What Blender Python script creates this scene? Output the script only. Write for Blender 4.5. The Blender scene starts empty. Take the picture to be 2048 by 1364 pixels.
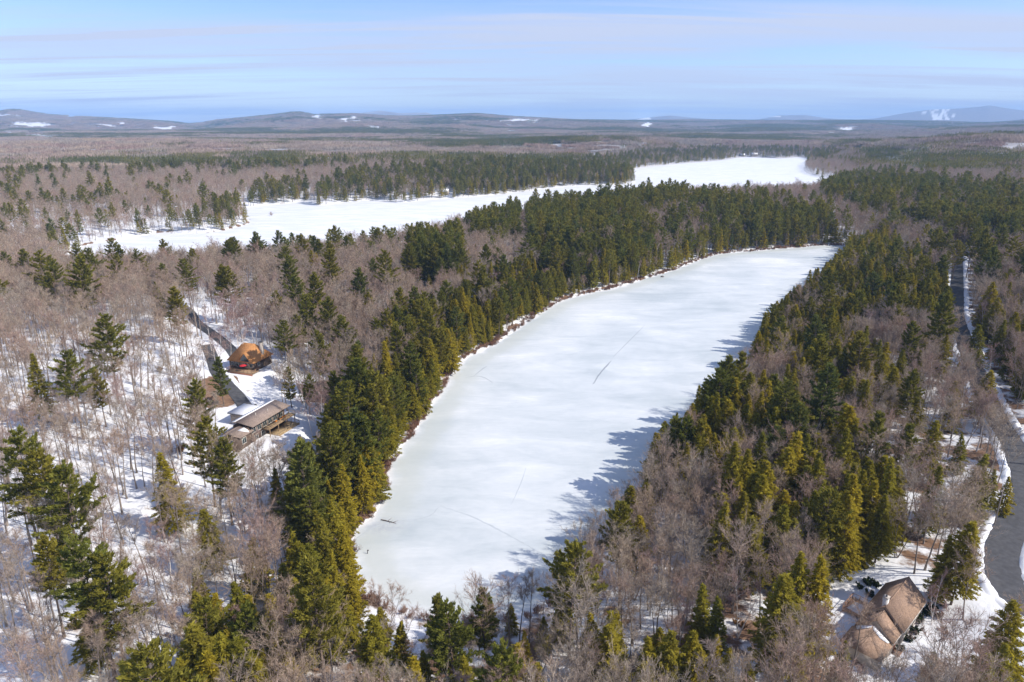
import bpy, math, random
import numpy as np
from mathutils import Vector

random.seed(7)
RNG = np.random.default_rng(7)
sc = bpy.context.scene

# ------------------------------------------------------------------ camera
CAM_H = 100.0
FPX = 1365.0                       # focal length in pixels of the 2048 px wide photograph
HOR = 244.0                        # row of eye level
PITCH = math.atan((682 - HOR) / FPX)
cam_d = bpy.data.cameras.new('camera')
cam = bpy.data.objects.new('camera', cam_d)
sc.collection.objects.link(cam)
cam_d.sensor_width = 36.0
cam_d.lens = 36.0 * FPX / 2048
cam_d.clip_start = 1.0
cam_d.clip_end = 90000.0
cam.location = (0, 0, CAM_H)
cam.rotation_euler = (math.pi / 2 - PITCH, 0, 0)
sc.camera = cam

# ------------------------------------------------------------------ light, sky, exposure
SUN_EL = math.radians(41)
SUN_AZ = math.radians(-14)         # from +X towards the camera side
sdir = Vector((math.cos(SUN_EL) * math.cos(SUN_AZ), math.cos(SUN_EL) * math.sin(SUN_AZ), math.sin(SUN_EL)))
sun_d = bpy.data.lights.new('sun', 'SUN')
sun_d.energy = 4.3
sun_d.angle = math.radians(0.5)
sun_d.color = (1.0, 0.93, 0.83)
sun = bpy.data.objects.new('sun', sun_d)
sc.collection.objects.link(sun)
sun.rotation_euler = sdir.to_track_quat('Z', 'Y').to_euler()

world = bpy.data.worlds.new('World')
sc.world = world
world.use_nodes = True
wn, wl = world.node_tree.nodes, world.node_tree.links
wn.clear()
w_out = wn.new('ShaderNodeOutputWorld')
w_bg = wn.new('ShaderNodeBackground')
w_bg.inputs['Strength'].default_value = 0.15
w_sky = wn.new('ShaderNodeTexSky')
w_sky.sky_type = 'NISHITA'
w_sky.sun_disc = False
w_sky.sun_elevation = SUN_EL
w_sky.sun_rotation = math.radians(90) - SUN_AZ
w_sky.altitude = 400
w_sky.air_density = 1.0
w_sky.dust_density = 0.3
w_sky.ozone_density = 3.0


def wnode(t, **kw):
    n = wn.new(t)
    for k, v in kw.items():
        setattr(n, k, v)
    return n


# thin cirrus: noise on a high flat layer seen in perspective (direction / height)
tc = wnode('ShaderNodeTexCoord')
sep = wnode('ShaderNodeSeparateXYZ')
wl.new(tc.outputs['Generated'], sep.inputs[0])
mx = wnode('ShaderNodeMath', operation='MAXIMUM')
wl.new(sep.outputs['Z'], mx.inputs[0])
mx.inputs[1].default_value = 0.0
ad = wnode('ShaderNodeMath', operation='ADD')
wl.new(mx.outputs[0], ad.inputs[0])
ad.inputs[1].default_value = 0.06
dx = wnode('ShaderNodeMath', operation='DIVIDE')
wl.new(sep.outputs['X'], dx.inputs[0]); wl.new(ad.outputs[0], dx.inputs[1])
dy = wnode('ShaderNodeMath', operation='DIVIDE')
wl.new(sep.outputs['Y'], dy.inputs[0]); wl.new(ad.outputs[0], dy.inputs[1])
cmb = wnode('ShaderNodeCombineXYZ')
wl.new(dx.outputs[0], cmb.inputs[0]); wl.new(dy.outputs[0], cmb.inputs[1])


def cloud_noise(scale, rot, loc, detail, rough, lo, hi, dist=0.4):
    mp = wnode('ShaderNodeMapping')
    mp.inputs['Scale'].default_value = scale
    mp.inputs['Rotation'].default_value = (0, 0, math.radians(rot))
    mp.inputs['Location'].default_value = loc
    wl.new(cmb.outputs[0], mp.inputs[0])
    nz = wnode('ShaderNodeTexNoise')
    nz.inputs['Scale'].default_value = 1.0
    nz.inputs['Detail'].default_value = detail
    nz.inputs['Roughness'].default_value = rough
    nz.inputs['Distortion'].default_value = dist
    wl.new(mp.outputs[0], nz.inputs['Vector'])
    mr = wnode('ShaderNodeMapRange')
    mr.interpolation_type = 'SMOOTHSTEP'
    mr.inputs['From Min'].default_value = lo
    mr.inputs['From Max'].default_value = hi
    wl.new(nz.outputs['Fac'], mr.inputs['Value'])
    return mr.outputs[0]


veil = cloud_noise((0.16, 0.55, 1), 10, (3.1, 1.6, 0), 6, 0.55, 0.40, 0.62)
streak = cloud_noise((0.22, 1.7, 1), -14, (7.3, 2.2, 0), 7, 0.6, 0.48, 0.70, 0.9)
m1 = wnode('ShaderNodeMath', operation='MULTIPLY'); wl.new(veil, m1.inputs[0]); m1.inputs[1].default_value = 0.8
m2 = wnode('ShaderNodeMath', operation='MULTIPLY'); wl.new(streak, m2.inputs[0]); m2.inputs[1].default_value = 0.7
mm = wnode('ShaderNodeMath', operation='ADD', use_clamp=True)
wl.new(m1.outputs[0], mm.inputs[0]); wl.new(m2.outputs[0], mm.inputs[1])
cm = wnode('ShaderNodeMixRGB')
cm.inputs['Color2'].default_value = (3.3, 3.65, 4.65, 1)
wl.new(mm.outputs[0], cm.inputs['Fac'])
wg = wnode('ShaderNodeMixRGB', blend_type='MULTIPLY')
wg.inputs['Fac'].default_value = 1.0
wg.inputs['Color2'].default_value = (0.74, 0.765, 0.98, 1)
wl.new(w_sky.outputs[0], wg.inputs['Color1'])
wl.new(wg.outputs[0], cm.inputs['Color1'])
wl.new(cm.outputs[0], w_bg.inputs['Color'])
wl.new(w_bg.outputs[0], w_out.inputs['Surface'])

sc.view_settings.view_transform = 'Standard'
sc.view_settings.look = 'None'
sc.view_settings.exposure = 0.38
sc.view_settings.gamma = 1.0
sc.view_settings.use_curve_mapping = False
sc.cycles.use_denoising = True
sc.cycles.max_bounces = 4
sc.cycles.diffuse_bounces = 2
sc.cycles.glossy_bounces = 2
sc.cycles.transmission_bounces = 3
sc.cycles.volume_bounces = 1
sc.cycles.caustics_reflective = False
sc.cycles.caustics_refractive = False
sc.cycles.sample_clamp_indirect = 6.0

# ------------------------------------------------------------------ pixel -> place helpers
CP, SP = math.cos(PITCH), math.sin(PITCH)


def ray(px, py):
    u = (px - 1024) / FPX
    v = (682 - py) / FPX
    return np.array([u, CP + v * SP, -SP + v * CP])


def gp(px, py, z=0.0):
    d = ray(px, py)
    t = (z - CAM_H) / d[2]
    return np.array([d[0] * t, d[1] * t, z])


def project(x, y, z):
    x = np.asarray(x, float); y = np.asarray(y, float); z = np.asarray(z, float) - CAM_H
    dep = np.maximum(y * CP - z * SP, 1e-3)
    up = y * SP + z * CP
    return 1024 + FPX * x / dep, 682 - FPX * up / dep, dep


def row_height(row, dist):
    v = (682 - row) / FPX
    return CAM_H + dist * (-SP + v * CP) / (CP + v * SP)


# ------------------------------------------------------------------ noise and polygons (numpy)
def vnoise(x, y, seed=0):
    x = np.asarray(x, float); y = np.asarray(y, float)
    xi = np.floor(x).astype(np.int64); yi = np.floor(y).astype(np.int64)
    fx = x - xi; fy = y - yi
    fx = fx * fx * (3 - 2 * fx); fy = fy * fy * (3 - 2 * fy)

    def h(a, b):
        n = (a * 374761393 + b * 668265263 + seed * 1442695041) & 0xffffffff
        n = ((n ^ (n >> 13)) * 1274126177) & 0xffffffff
        return ((n ^ (n >> 16)) & 0xffff) / 65535.0
    a = h(xi, yi) * (1 - fx) + h(xi + 1, yi) * fx
    b = h(xi, yi + 1) * (1 - fx) + h(xi + 1, yi + 1) * fx
    return (a * (1 - fy) + b * fy) * 2 - 1


def fbm(x, y, seed=0, oct=4):
    s = 0; a = 1; t = 0
    for i in range(oct):
        s = s + a * vnoise(x * 2 ** i, y * 2 ** i, seed + i * 17)
        t += a; a *= 0.5
    return s / t


def in_poly(px, py, poly):
    px = np.asarray(px, float); py = np.asarray(py, float)
    c = np.zeros(px.shape, bool)
    n = len(poly)
    for i in range(n):
        x1, y1 = poly[i]; x2, y2 = poly[(i + 1) % n]
        if y1 == y2:
            continue
        c ^= ((y1 > py) != (y2 > py)) & (px < (x2 - x1) * (py - y1) / (y2 - y1) + x1)
    return c


def smooth_closed(pts, n=6):
    p = np.array(pts, float)
    out = []
    m = len(p)
    for i in range(m):
        p0, p1, p2, p3 = p[(i - 1) % m], p[i], p[(i + 1) % m], p[(i + 2) % m]
        for k in range(n):
            t = k / n
            out.append(0.5 * ((2 * p1) + (-p0 + p2) * t + (2 * p0 - 5 * p1 + 4 * p2 - p3) * t * t + (-p0 + 3 * p1 - 3 * p2 + p3) * t ** 3))
    return np.array(out)


def smooth_open(pts, n=12):
    p = np.array(pts, float)
    p = np.vstack([2 * p[0] - p[1], p, 2 * p[-1] - p[-2]])
    out = []
    for i in range(1, len(p) - 2):
        p0, p1, p2, p3 = p[i - 1], p[i], p[i + 1], p[i + 2]
        for k in range(n):
            t = k / n
            out.append(0.5 * ((2 * p1) + (-p0 + p2) * t + (2 * p0 - 5 * p1 + 4 * p2 - p3) * t * t + (-p0 + 3 * p1 - 3 * p2 + p3) * t ** 3))
    out.append(p[-2])
    return np.array(out)


def seg_dist(x, y, pts, closed=True):
    best = np.full(x.shape, 1e18)
    n = len(pts)
    for i in range(n if closed else n - 1):
        ax, ay = pts[i][:2]; bx, by = pts[(i + 1) % n][:2]
        vx, vy = bx - ax, by - ay
        l = vx * vx + vy * vy + 1e-12
        t = np.clip(((x - ax) * vx + (y - ay) * vy) / l, 0, 1)
        d = (x - ax - t * vx) ** 2 + (y - ay - t * vy) ** 2
        np.minimum(best, d, out=best)
    return np.sqrt(best)


POND_PX = [(1440, 508), (1395, 521), (1345, 541), (1290, 557), (1230, 576), (1180, 586), (1120, 603), (1088, 622), (1050, 646),
           (1000, 681), (960, 703), (925, 722), (897, 760), (870, 800), (850, 830), (822, 870), (792, 910), (777, 945), (770, 975),
           (760, 1005), (740, 1035), (716, 1060), (701, 1095), (700, 1130), (714, 1165), (735, 1192), (770, 1215), (820, 1232),
           (880, 1242), (960, 1246), (1035, 1240), (1090, 1217), (1118, 1180), (1155, 1145), (1200, 1095), (1240, 1045), (1268, 1000),
           (1290, 955), (1320, 905), (1360, 875), (1410, 838), (1450, 805), (1480, 782), (1502, 755), (1508, 715), (1530, 675),
           (1562, 635), (1600, 600), (1640, 568), (1675, 537), (1697, 507), (1690, 493), (1640, 491), (1600, 495), (1560, 497), (1500, 503)]
LAKE_FAR_PX = [(150, 497), (250, 478), (330, 464), (350, 468), (420, 465), (460, 458), (492, 449), (500, 443), (490, 432), (486, 417),
               (540, 411), (596, 405), (612, 400), (622, 409), (645, 411), (700, 404), (760, 401), (796, 406), (822, 404), (870, 399),
               (960, 393), (1050, 383), (1120, 375), (1200, 371), (1268, 367), (1262, 353), (1270, 339), (1340, 329), (1440, 321),
               (1490, 314), (1560, 317), (1600, 314), (1618, 320), (1608, 335), (1614, 346), (1640, 353), (1665, 361)]
LAKE_NEAR_PX = [(1640, 372), (1400, 382), (1240, 392), (1100, 408), (960, 428), (800, 462), (660, 482), (480, 502), (350, 512), (190, 522), (140, 512)]
POND = smooth_closed([gp(*p)[:2] for p in POND_PX], 4)
LAKE = smooth_closed([gp(*p)[:2] for p in LAKE_FAR_PX] + [gp(*p)[:2] * 0.86 for p in LAKE_NEAR_PX], 3)


def shore_dist(x, y):
    """signed distance to the nearer frozen water, negative on the ice, capped at 500 m"""
    x = np.asarray(x, float); y = np.asarray(y, float)
    out = np.full(x.shape, 500.0)
    for poly in (POND, LAKE):
        lo = poly.min(0) - 500; hi = poly.max(0) + 500
        m = (x > lo[0]) & (x < hi[0]) & (y > lo[1]) & (y < hi[1])
        if not m.any():
            continue
        xs, ys = x[m], y[m]
        d = seg_dist(xs, ys, poly)
        d = np.where(in_poly(xs, ys, [tuple(q) for q in poly]), -d, d)
        out[m] = np.minimum(out[m], d)
    # small uneven bank line
    return out + 0.8 * vnoise(x / 5.0, y / 5.0, 5) * np.clip(1 - np.abs(out) / 20, 0, 1)


SKY_C = np.array([(-900, 238), (-200, 232), (0, 224), (60, 226), (95, 223), (125, 217), (150, 222), (180, 227), (250, 231), (330, 236), (400, 241), (436, 246),
                  (470, 243), (500, 237), (560, 231), (600, 227), (636, 222), (660, 227), (700, 226), (740, 225), (790, 229), (850, 230), (920, 227),
                  (960, 225), (1000, 229), (1024, 231), (1080, 234), (1140, 237), (1240, 239), (1340, 237), (1400, 238), (1500, 239), (1600, 238),
                  (1700, 239), (1800, 240), (1860, 243), (1900, 243), (1940, 240), (1975, 236), (2010, 236), (2048, 239), (2300, 236), (2900, 240)], float)
SKY_D = np.array([(-900, 262), (600, 262), (700, 240), (750, 226), (785, 221), (820, 226), (870, 225), (900, 236), (1000, 250), (1180, 246), (1230, 240), (1270, 235),
                  (1310, 231), (1345, 235), (1420, 241), (1470, 239), (1505, 231), (1555, 230), (1590, 236), (1640, 240), (1680, 237), (1740, 225),
                  (1780, 219), (1830, 217), (1860, 214), (1885, 211), (1920, 217), (1960, 223), (2000, 221), (2048, 219), (2200, 228), (2900, 262)], float)
PADS = [(72, 109, 3.0, 13, 14), (-79, 194, 8.0, 11, 10), (-101, 249, 10.0, 10, 10), (-87, 203, 8.4, 8, 8)]


def ss(x, a, b):
    t = np.clip((x - a) / (b - a), 0, 1)
    return t * t * (3 - 2 * t)


def height(x, y):
    x = np.asarray(x, float); y = np.asarray(y, float)
    r = np.hypot(x, y)
    d = shore_dist(x, y)
    dp = np.maximum(d, 0)
    z = 0.55 * (1 - np.exp(-dp / 1.5)) + 13.0 * (1 - np.exp(-dp / 130))
    land = ss(d, 5, 60)
    z = z + land * (9 * np.exp(-(((x + 170) / 75) ** 2 + ((y - 225) / 110) ** 2)))
    z = z + land * (2.2 * fbm(x / 120, y / 120, 3, 3) + 0.35 * fbm(x / 17, y / 17, 9, 2))
    # rolling country beyond the second lake
    far = ss(r, 900, 2200) * ss(d, 20, 350)
    z = z + far * (16 * fbm(x / 900, y / 900, 21, 3) + 6 * fbm(x / 260, y / 260, 31, 2) + 3)
    z = z + ss(d, 5, 300) * (46 * np.exp(-(((x - 1450) / 560) ** 2 + ((y - 1850) / 520) ** 2)))
    z = z + ss(d, 5, 300) * (26 * np.exp(-(((x - 350) / 420) ** 2 + ((y - 2450) / 500) ** 2)))
    z = z + ss(d, 5, 300) * (20 * np.exp(-(((x + 1100) / 700) ** 2 + ((y - 2100) / 500) ** 2)))
    z = z + 55 * np.exp(-(((x - 3300) / 700) ** 2 + ((y - 4400) / 900) ** 2))
    # hill chains: crest rows of the photo at 9 km and 20 km
    yy = np.maximum(np.where(y > 0, y, r * 0.8), 1.0)
    pxx = 1024 + FPX * np.where(y > 0, x / np.maximum(y, 1), np.sign(x) * 9) * CP
    wob = 900 * vnoise(pxx / 150.0, 0 * pxx + 3.3, 40)
    yc = yy + wob
    zc = row_height(np.interp(pxx, SKY_C[:, 0], SKY_C[:, 1]), yy)
    front = ss(yc, 4300, 9000) ** 1.15
    back = 1 - ss(yc, 9600, 12600)
    ridge = front * back
    z = z + ridge * (zc - 24 - z) + (front * (1 - front)) * 4 * back * (60 * fbm(x / 1000, y / 1000, 77, 3))
    zd = row_height(np.interp(pxx, SKY_D[:, 0], SKY_D[:, 1]), yy)
    fd = ss(yy, 12200, 15500) * (1 - ss(yy, 16000, 20500))
    z = z + fd * (zd - z) + fd * (1 - fd) * 4 * 40 * fbm(x / 900, y / 1100, 91, 3)
    # under the ice
    z = np.where(d < 0, np.maximum(d * 0.25, -1.2), z)
    for cx, cy, cz, r0, w in PADS:
        k = 1 - ss(np.hypot(x - cx, y - cy), r0, r0 + w)
        z = z + k * (cz - z)
    return z


def hz(x, y):
    return float(height(np.array([x]), np.array([y]))[0])


def hit(px, py, above=0.0):
    """where the line of sight through a pixel meets the terrain raised by `above`"""
    d = ray(px, py)
    t = np.concatenate([np.arange(70, 900, 1.0), np.arange(900, 9000, 12.0)])
    x, y, z = d[0] * t, d[1] * t, CAM_H + d[2] * t
    h = height(x, y) + above
    k = np.argmax(z < h) if (z < h).any() else len(t) - 1
    return np.array([x[k], y[k], h[k] - above])


# ------------------------------------------------------------------ mesh helpers
COL = bpy.data.collections.new('place')
sc.collection.children.link(COL)


class MB:
    def __init__(self):
        self.v, self.t, self.a, self.n = [], [], [], 0

    def add(self, v, t, tint=0.5):
        v = np.asarray(v, float); t = np.asarray(t, np.int64)
        self.v.append(v); self.t.append(t + self.n)
        self.a.append(np.full(len(v), tint) if np.isscalar(tint) else np.asarray(tint, float))
        self.n += len(v)

    def tube(self, pts, rad, sides=5, tint=0.5, cap=True):
        pts = np.asarray(pts, float); n = len(pts)
        rad = np.broadcast_to(np.asarray(rad, float), (n,))
        tg = np.gradient(pts, axis=0)
        tg /= np.linalg.norm(tg, axis=1)[:, None] + 1e-9
        ref = np.array([0, 0, 1.0]) if abs(tg[0][2]) < 0.8 else np.array([1.0, 0, 0])
        s = np.cross(tg, ref); s /= np.linalg.norm(s, axis=1)[:, None] + 1e-9
        q = np.cross(s, tg)
        an = np.arange(sides) * 2 * math.pi / sides
        ring = pts[:, None, :] + rad[:, None, None] * (np.cos(an)[None, :, None] * s[:, None, :] + np.sin(an)[None, :, None] * q[:, None, :])
        v = ring.reshape(-1, 3)
        f = []
        for i in range(n - 1):
            for j in range(sides):
                a = i * sides + j; b = i * sides + (j + 1) % sides
                f.append((a, b, b + sides)); f.append((a, b + sides, a + sides))
        if cap:
            for j in range(1, sides - 1):
                f.append(((n - 1) * sides, (n - 1) * sides + j, (n - 1) * sides + j + 1))
        self.add(v, f, tint)

    def tris(self, arr, tint):
        """arr (n,3,3), tint (n,)"""
        arr = np.asarray(arr, float)
        n = len(arr)
        self.add(arr.reshape(-1, 3), np.arange(n * 3).reshape(n, 3), np.repeat(tint, 3))

    def box(self, lo, hi, tint=0.5):
        x0, y0, z0 = lo; x1, y1, z1 = hi
        v = [(x0, y0, z0), (x1, y0, z0), (x1, y1, z0), (x0, y1, z0), (x0, y0, z1), (x1, y0, z1), (x1, y1, z1), (x0, y1, z1)]
        self.hexa(v, tint)

    def hexa(self, v, tint=0.5):
        q = [(0, 3, 2, 1), (4, 5, 6, 7), (0, 1, 5, 4), (1, 2, 6, 5), (2, 3, 7, 6), (3, 0, 4, 7)]
        f = []
        for a, b, c, d in q:
            f += [(a, b, c), (a, c, d)]
        self.add(v, f, tint)

    def slab(self, corners, thick, tint=0.5):
        """flat panel: a quad or triangle given by its top corners, thickened downwards"""
        c = [np.asarray(p, float) for p in corners]
        n = np.cross(c[1] - c[0], c[2] - c[0]); n /= np.linalg.norm(n)
        if n[2] < 0:
            n = -n
        k = len(c)
        v = c + [p - n * thick for p in c]
        f = []
        for i in range(1, k - 1):
            f += [(0, i, i + 1), (k, k + i + 1, k + i)]
        for i in range(k):
            j = (i + 1) % k
            f += [(i, k + i, k + j), (i, k + j, j)]
        self.add(v, f, tint)

    def mesh(self, name, mat, smooth=False):
        v = np.concatenate(self.v); t = np.concatenate(self.t); a = np.concatenate(self.a)
        return raw_mesh(name, v, t, mat, {'tint': a}, smooth)


def raw_mesh(name, v, f, mat, attrs=None, smooth=False):
    me = bpy.data.meshes.new(name)
    f = np.asarray(f, np.int32)
    k = f.shape[1]
    me.vertices.add(len(v)); me.vertices.foreach_set('co', np.ascontiguousarray(v, np.float32).ravel())
    me.loops.add(f.size); me.loops.foreach_set('vertex_index', f.ravel())
    me.polygons.add(len(f))
    me.polygons.foreach_set('loop_start', np.arange(0, f.size, k, dtype=np.int32))
    me.polygons.foreach_set('loop_total', np.full(len(f), k, np.int32))
    if smooth:
        me.polygons.foreach_set('use_smooth', np.ones(len(f), bool))
    for nm, val in (attrs or {}).items():
        at = me.attributes.new(nm, 'FLOAT', 'POINT')
        at.data.foreach_set('value', np.ascontiguousarray(val, np.float32))
    if mat:
        me.materials.append(mat)
    me.update(calc_edges=True)
    return me


def obj(name, me, parent=None, label=None, cat=None, group=None, kind=None, loc=None, rotz=0):
    o = bpy.data.objects.new(name, me)
    COL.objects.link(o)
    if parent is not None:
        o.parent = parent
    if loc is not None:
        o.location = loc
    if rotz:
        o.rotation_euler = (0, 0, rotz)
    if label: o['label'] = label
    if cat: o['category'] = cat
    if group: o['group'] = group
    if kind: o['kind'] = kind
    return o


# ------------------------------------------------------------------ materials
def material(name):
    m = bpy.data.materials.new(name)
    m.use_nodes = True
    nt = m.node_tree
    nt.nodes.clear()
    out = nt.nodes.new('ShaderNodeOutputMaterial')
    return m, nt, out


def N(nt, t, **kw):
    n = nt.nodes.new(t)
    for k, v in kw.items():
        if k.startswith('i_'):
            n.inputs[k[2:].replace('_', ' ')].default_value = v
        else:
            setattr(n, k, v)
    return n


def noise(nt, scale, detail=4, rough=0.55, coord=None, dist=0.0):
    n = N(nt, 'ShaderNodeTexNoise')
    n.inputs['Scale'].default_value = scale
    n.inputs['Detail'].default_value = detail
    n.inputs['Roughness'].default_value = rough
    n.inputs['Distortion'].default_value = dist
    if coord is not None:
        nt.links.new(coord, n.inputs['Vector'])
    return n.outputs['Fac']


def ramp(nt, fac, stops):
    r = N(nt, 'ShaderNodeValToRGB')
    e = r.color_ramp.elements
    e[0].position, e[0].color = stops[0][0], (*stops[0][1], 1)
    e[1].position, e[1].color = stops[-1][0], (*stops[-1][1], 1)
    for p, c in stops[1:-1]:
        x = e.new(p); x.color = (*c, 1)
    nt.links.new(fac, r.inputs[0])
    return r.outputs[0]


def mixc(nt, fac, a, b, mode='MIX'):
    m = N(nt, 'ShaderNodeMixRGB', blend_type=mode)
    for sock, v in ((m.inputs['Fac'], fac), (m.inputs['Color1'], a), (m.inputs['Color2'], b)):
        if isinstance(v, (int, float)):
            sock.default_value = v
        elif isinstance(v, tuple):
            sock.default_value = (*v, 1)
        else:
            nt.links.new(v, sock)
    return m.outputs[0]


def maprange(nt, v, a, b, c=0.0, d=1.0, smooth=True):
    m = N(nt, 'ShaderNodeMapRange')
    if smooth:
        m.interpolation_type = 'SMOOTHSTEP'
    m.inputs['From Min'].default_value = a; m.inputs['From Max'].default_value = b
    m.inputs['To Min'].default_value = c; m.inputs['To Max'].default_value = d
    nt.links.new(v, m.inputs['Value'])
    return m.outputs[0]


def math_(nt, op, a, b=None, clamp=False):
    m = N(nt, 'ShaderNodeMath', operation=op, use_clamp=clamp)
    for i, v in enumerate((a, b)):
        if v is None:
            continue
        if isinstance(v, (int, float)):
            m.inputs[i].default_value = v
        else:
            nt.links.new(v, m.inputs[i])
    return m.outputs[0]


def attr(nt, name):
    return N(nt, 'ShaderNodeAttribute', attribute_name=name).outputs['Fac']


def foliage_mat(name, stops, transl=0.3, gain=0.5):
    m, nt, out = material(name)
    rnd = N(nt, 'ShaderNodeObjectInfo').outputs['Random']
    c = ramp(nt, rnd, stops)
    t = maprange(nt, attr(nt, 'tint'), 0, 1, 1 - gain, 1 + gain, False)
    mul = N(nt, 'ShaderNodeVectorMath', operation='SCALE')
    nt.links.new(c, mul.inputs[0]); nt.links.new(t, mul.inputs['Scale'])
    d = N(nt, 'ShaderNodeBsdfDiffuse'); nt.links.new(mul.outputs[0], d.inputs[0])
    if transl > 0:
        tr = N(nt, 'ShaderNodeBsdfTranslucent'); nt.links.new(mul.outputs[0], tr.inputs[0])
        mx_ = N(nt, 'ShaderNodeMixShader'); mx_.inputs[0].default_value = transl
        nt.links.new(d.outputs[0], mx_.inputs[1]); nt.links.new(tr.outputs[0], mx_.inputs[2])
        nt.links.new(mx_.outputs[0], out.inputs[0])
    else:
        nt.links.new(d.outputs[0], out.inputs[0])
    return m


def plain(name, col, rough=0.7, var=0.15, scale=3.0, spec=0.3, bump=0.0, stretch=None):
    m, nt, out = material(name)
    co = N(nt, 'ShaderNodeTexCoord').outputs['Object']
    if stretch:
        mp = N(nt, 'ShaderNodeMapping'); mp.inputs['Scale'].default_value = stretch
        nt.links.new(co, mp.inputs[0]); co = mp.outputs[0]
    f = noise(nt, scale, 5, 0.6, co)
    lo = tuple(max(0, c * (1 - var)) for c in col); hi = tuple(min(1, c * (1 + var)) for c in col)
    c = ramp(nt, f, [(0.3, lo), (0.7, hi)])
    p = N(nt, 'ShaderNodeBsdfPrincipled')
    nt.links.new(c, p.inputs['Base Color'])
    p.inputs['Roughness'].default_value = rough
    p.inputs['Specular IOR Level'].default_value = spec
    if bump:
        b = N(nt, 'ShaderNodeBump'); b.inputs['Strength'].default_value = bump
        nt.links.new(f, b.inputs['Height']); nt.links.new(b.outputs[0], p.inputs['Normal'])
    nt.links.new(p.outputs[0], out.inputs[0])
    return m


M = {}
M['pine'] = foliage_mat('pine_needles', [(0.0, (0.160, 0.170, 0.032)), (0.35, (0.210, 0.200, 0.034)), (0.7, (0.275, 0.235, 0.034)), (1.0, (0.155, 0.175, 0.045))], 0.4)
M['hemlock'] = foliage_mat('hemlock_needles', [(0.0, (0.22, 0.208, 0.030)), (0.4, (0.305, 0.260, 0.030)), (0.75, (0.40, 0.312, 0.030)), (1.0, (0.25, 0.222, 0.034))], 0.4)
M['twig'] = foliage_mat('bare_twigs', [(0.0, (0.37, 0.285, 0.215)), (0.2, (0.41, 0.305, 0.235)), (0.4, (0.37, 0.318, 0.262)), (0.6, (0.45, 0.35, 0.255)), (0.8, (0.40, 0.275, 0.22)), (1.0, (0.32, 0.265, 0.22))], 0.08, 0.55)
M['birch_twig'] = foliage_mat('birch_twigs', [(0.0, (0.36, 0.24, 0.21)), (1.0, (0.44, 0.32, 0.28))], 0.1, 0.3)
M['bush'] = foliage_mat('bush_twigs', [(0.0, (0.25, 0.13, 0.09)), (0.5, (0.30, 0.18, 0.12)), (1.0, (0.23, 0.14, 0.11))], 0.1, 0.35)
M['dry_leaf'] = foliage_mat('dry_leaves', [(0.0, (0.32, 0.17, 0.07)), (1.0, (0.36, 0.22, 0.10))], 0.3, 0.3)
M['dead'] = foliage_mat('dead_needles', [(0.0, (0.20, 0.11, 0.08)), (1.0, (0.22, 0.13, 0.10))], 0.1, 0.3)
M['laurel'] = foliage_mat('laurel_leaves', [(0.0, (0.035, 0.055, 0.022)), (1.0, (0.06, 0.075, 0.025))], 0.2)


def bark_mat(name, a, b):
    m, nt, out = material(name)
    co = N(nt, 'ShaderNodeTexCoord').outputs['Object']
    mp = N(nt, 'ShaderNodeMapping'); mp.inputs['Scale'].default_value = (4, 4, 0.8)
    nt.links.new(co, mp.inputs[0])
    c = ramp(nt, noise(nt, 1.5, 4, 0.6, mp.outputs[0]), [(0.3, a), (0.7, b)])
    rnd = N(nt, 'ShaderNodeObjectInfo').outputs['Random']
    s = N(nt, 'ShaderNodeVectorMath', operation='SCALE')
    nt.links.new(c, s.inputs[0]); nt.links.new(maprange(nt, rnd, 0, 1, 0.75, 1.25, False), s.inputs['Scale'])
    d = N(nt, 'ShaderNodeBsdfDiffuse'); nt.links.new(s.outputs[0], d.inputs[0])
    nt.links.new(d.outputs[0], out.inputs[0])
    return m


M['bark'] = bark_mat('hardwood_bark', (0.17, 0.14, 0.12), (0.38, 0.32, 0.27))
M['pine_bark'] = bark_mat('pine_bark', (0.12, 0.09, 0.075), (0.25, 0.19, 0.15))
M['birch_bark'] = bark_mat('birch_bark', (0.50, 0.44, 0.40), (0.80, 0.76, 0.72))


# ground: snow, leaf litter and far woodland floor
def ground_mat():
    m, nt, out = material('snowy_ground')
    geo = N(nt, 'ShaderNodeNewGeometry').outputs['Position']
    snow = ramp(nt, noise(nt, 0.35, 5, 0.6, geo), [(0.3, (0.70, 0.72, 0.75)), (0.7, (0.81, 0.81, 0.82))])
    litter = ramp(nt, noise(nt, 0.8, 6, 0.65, geo), [(0.25, (0.12, 0.075, 0.05)), (0.5, (0.21, 0.13, 0.085)), (0.75, (0.30, 0.19, 0.12))])
    bare = attr(nt, 'bare')
    nz = noise(nt, 0.12, 6, 0.62, geo)
    k = math_(nt, 'ADD', nz, math_(nt, 'MULTIPLY', bare, 0.6))
    k = maprange(nt, k, 0.60, 0.72)
    col = mixc(nt, k, snow, litter)
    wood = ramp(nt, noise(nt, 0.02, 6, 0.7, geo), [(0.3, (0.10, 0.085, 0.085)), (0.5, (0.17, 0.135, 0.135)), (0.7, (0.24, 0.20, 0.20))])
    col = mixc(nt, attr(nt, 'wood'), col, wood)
    p = N(nt, 'ShaderNodeBsdfDiffuse')
    nt.links.new(col, p.inputs[0])
    b = N(nt, 'ShaderNodeBump'); b.inputs['Strength'].default_value = 0.35; b.inputs['Distance'].default_value = 0.5
    nt.links.new(noise(nt, 0.7, 5, 0.6, geo), b.inputs['Height']); nt.links.new(b.outputs[0], p.inputs['Normal'])
    nt.links.new(p.outputs[0], out.inputs[0])
    return m


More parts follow.
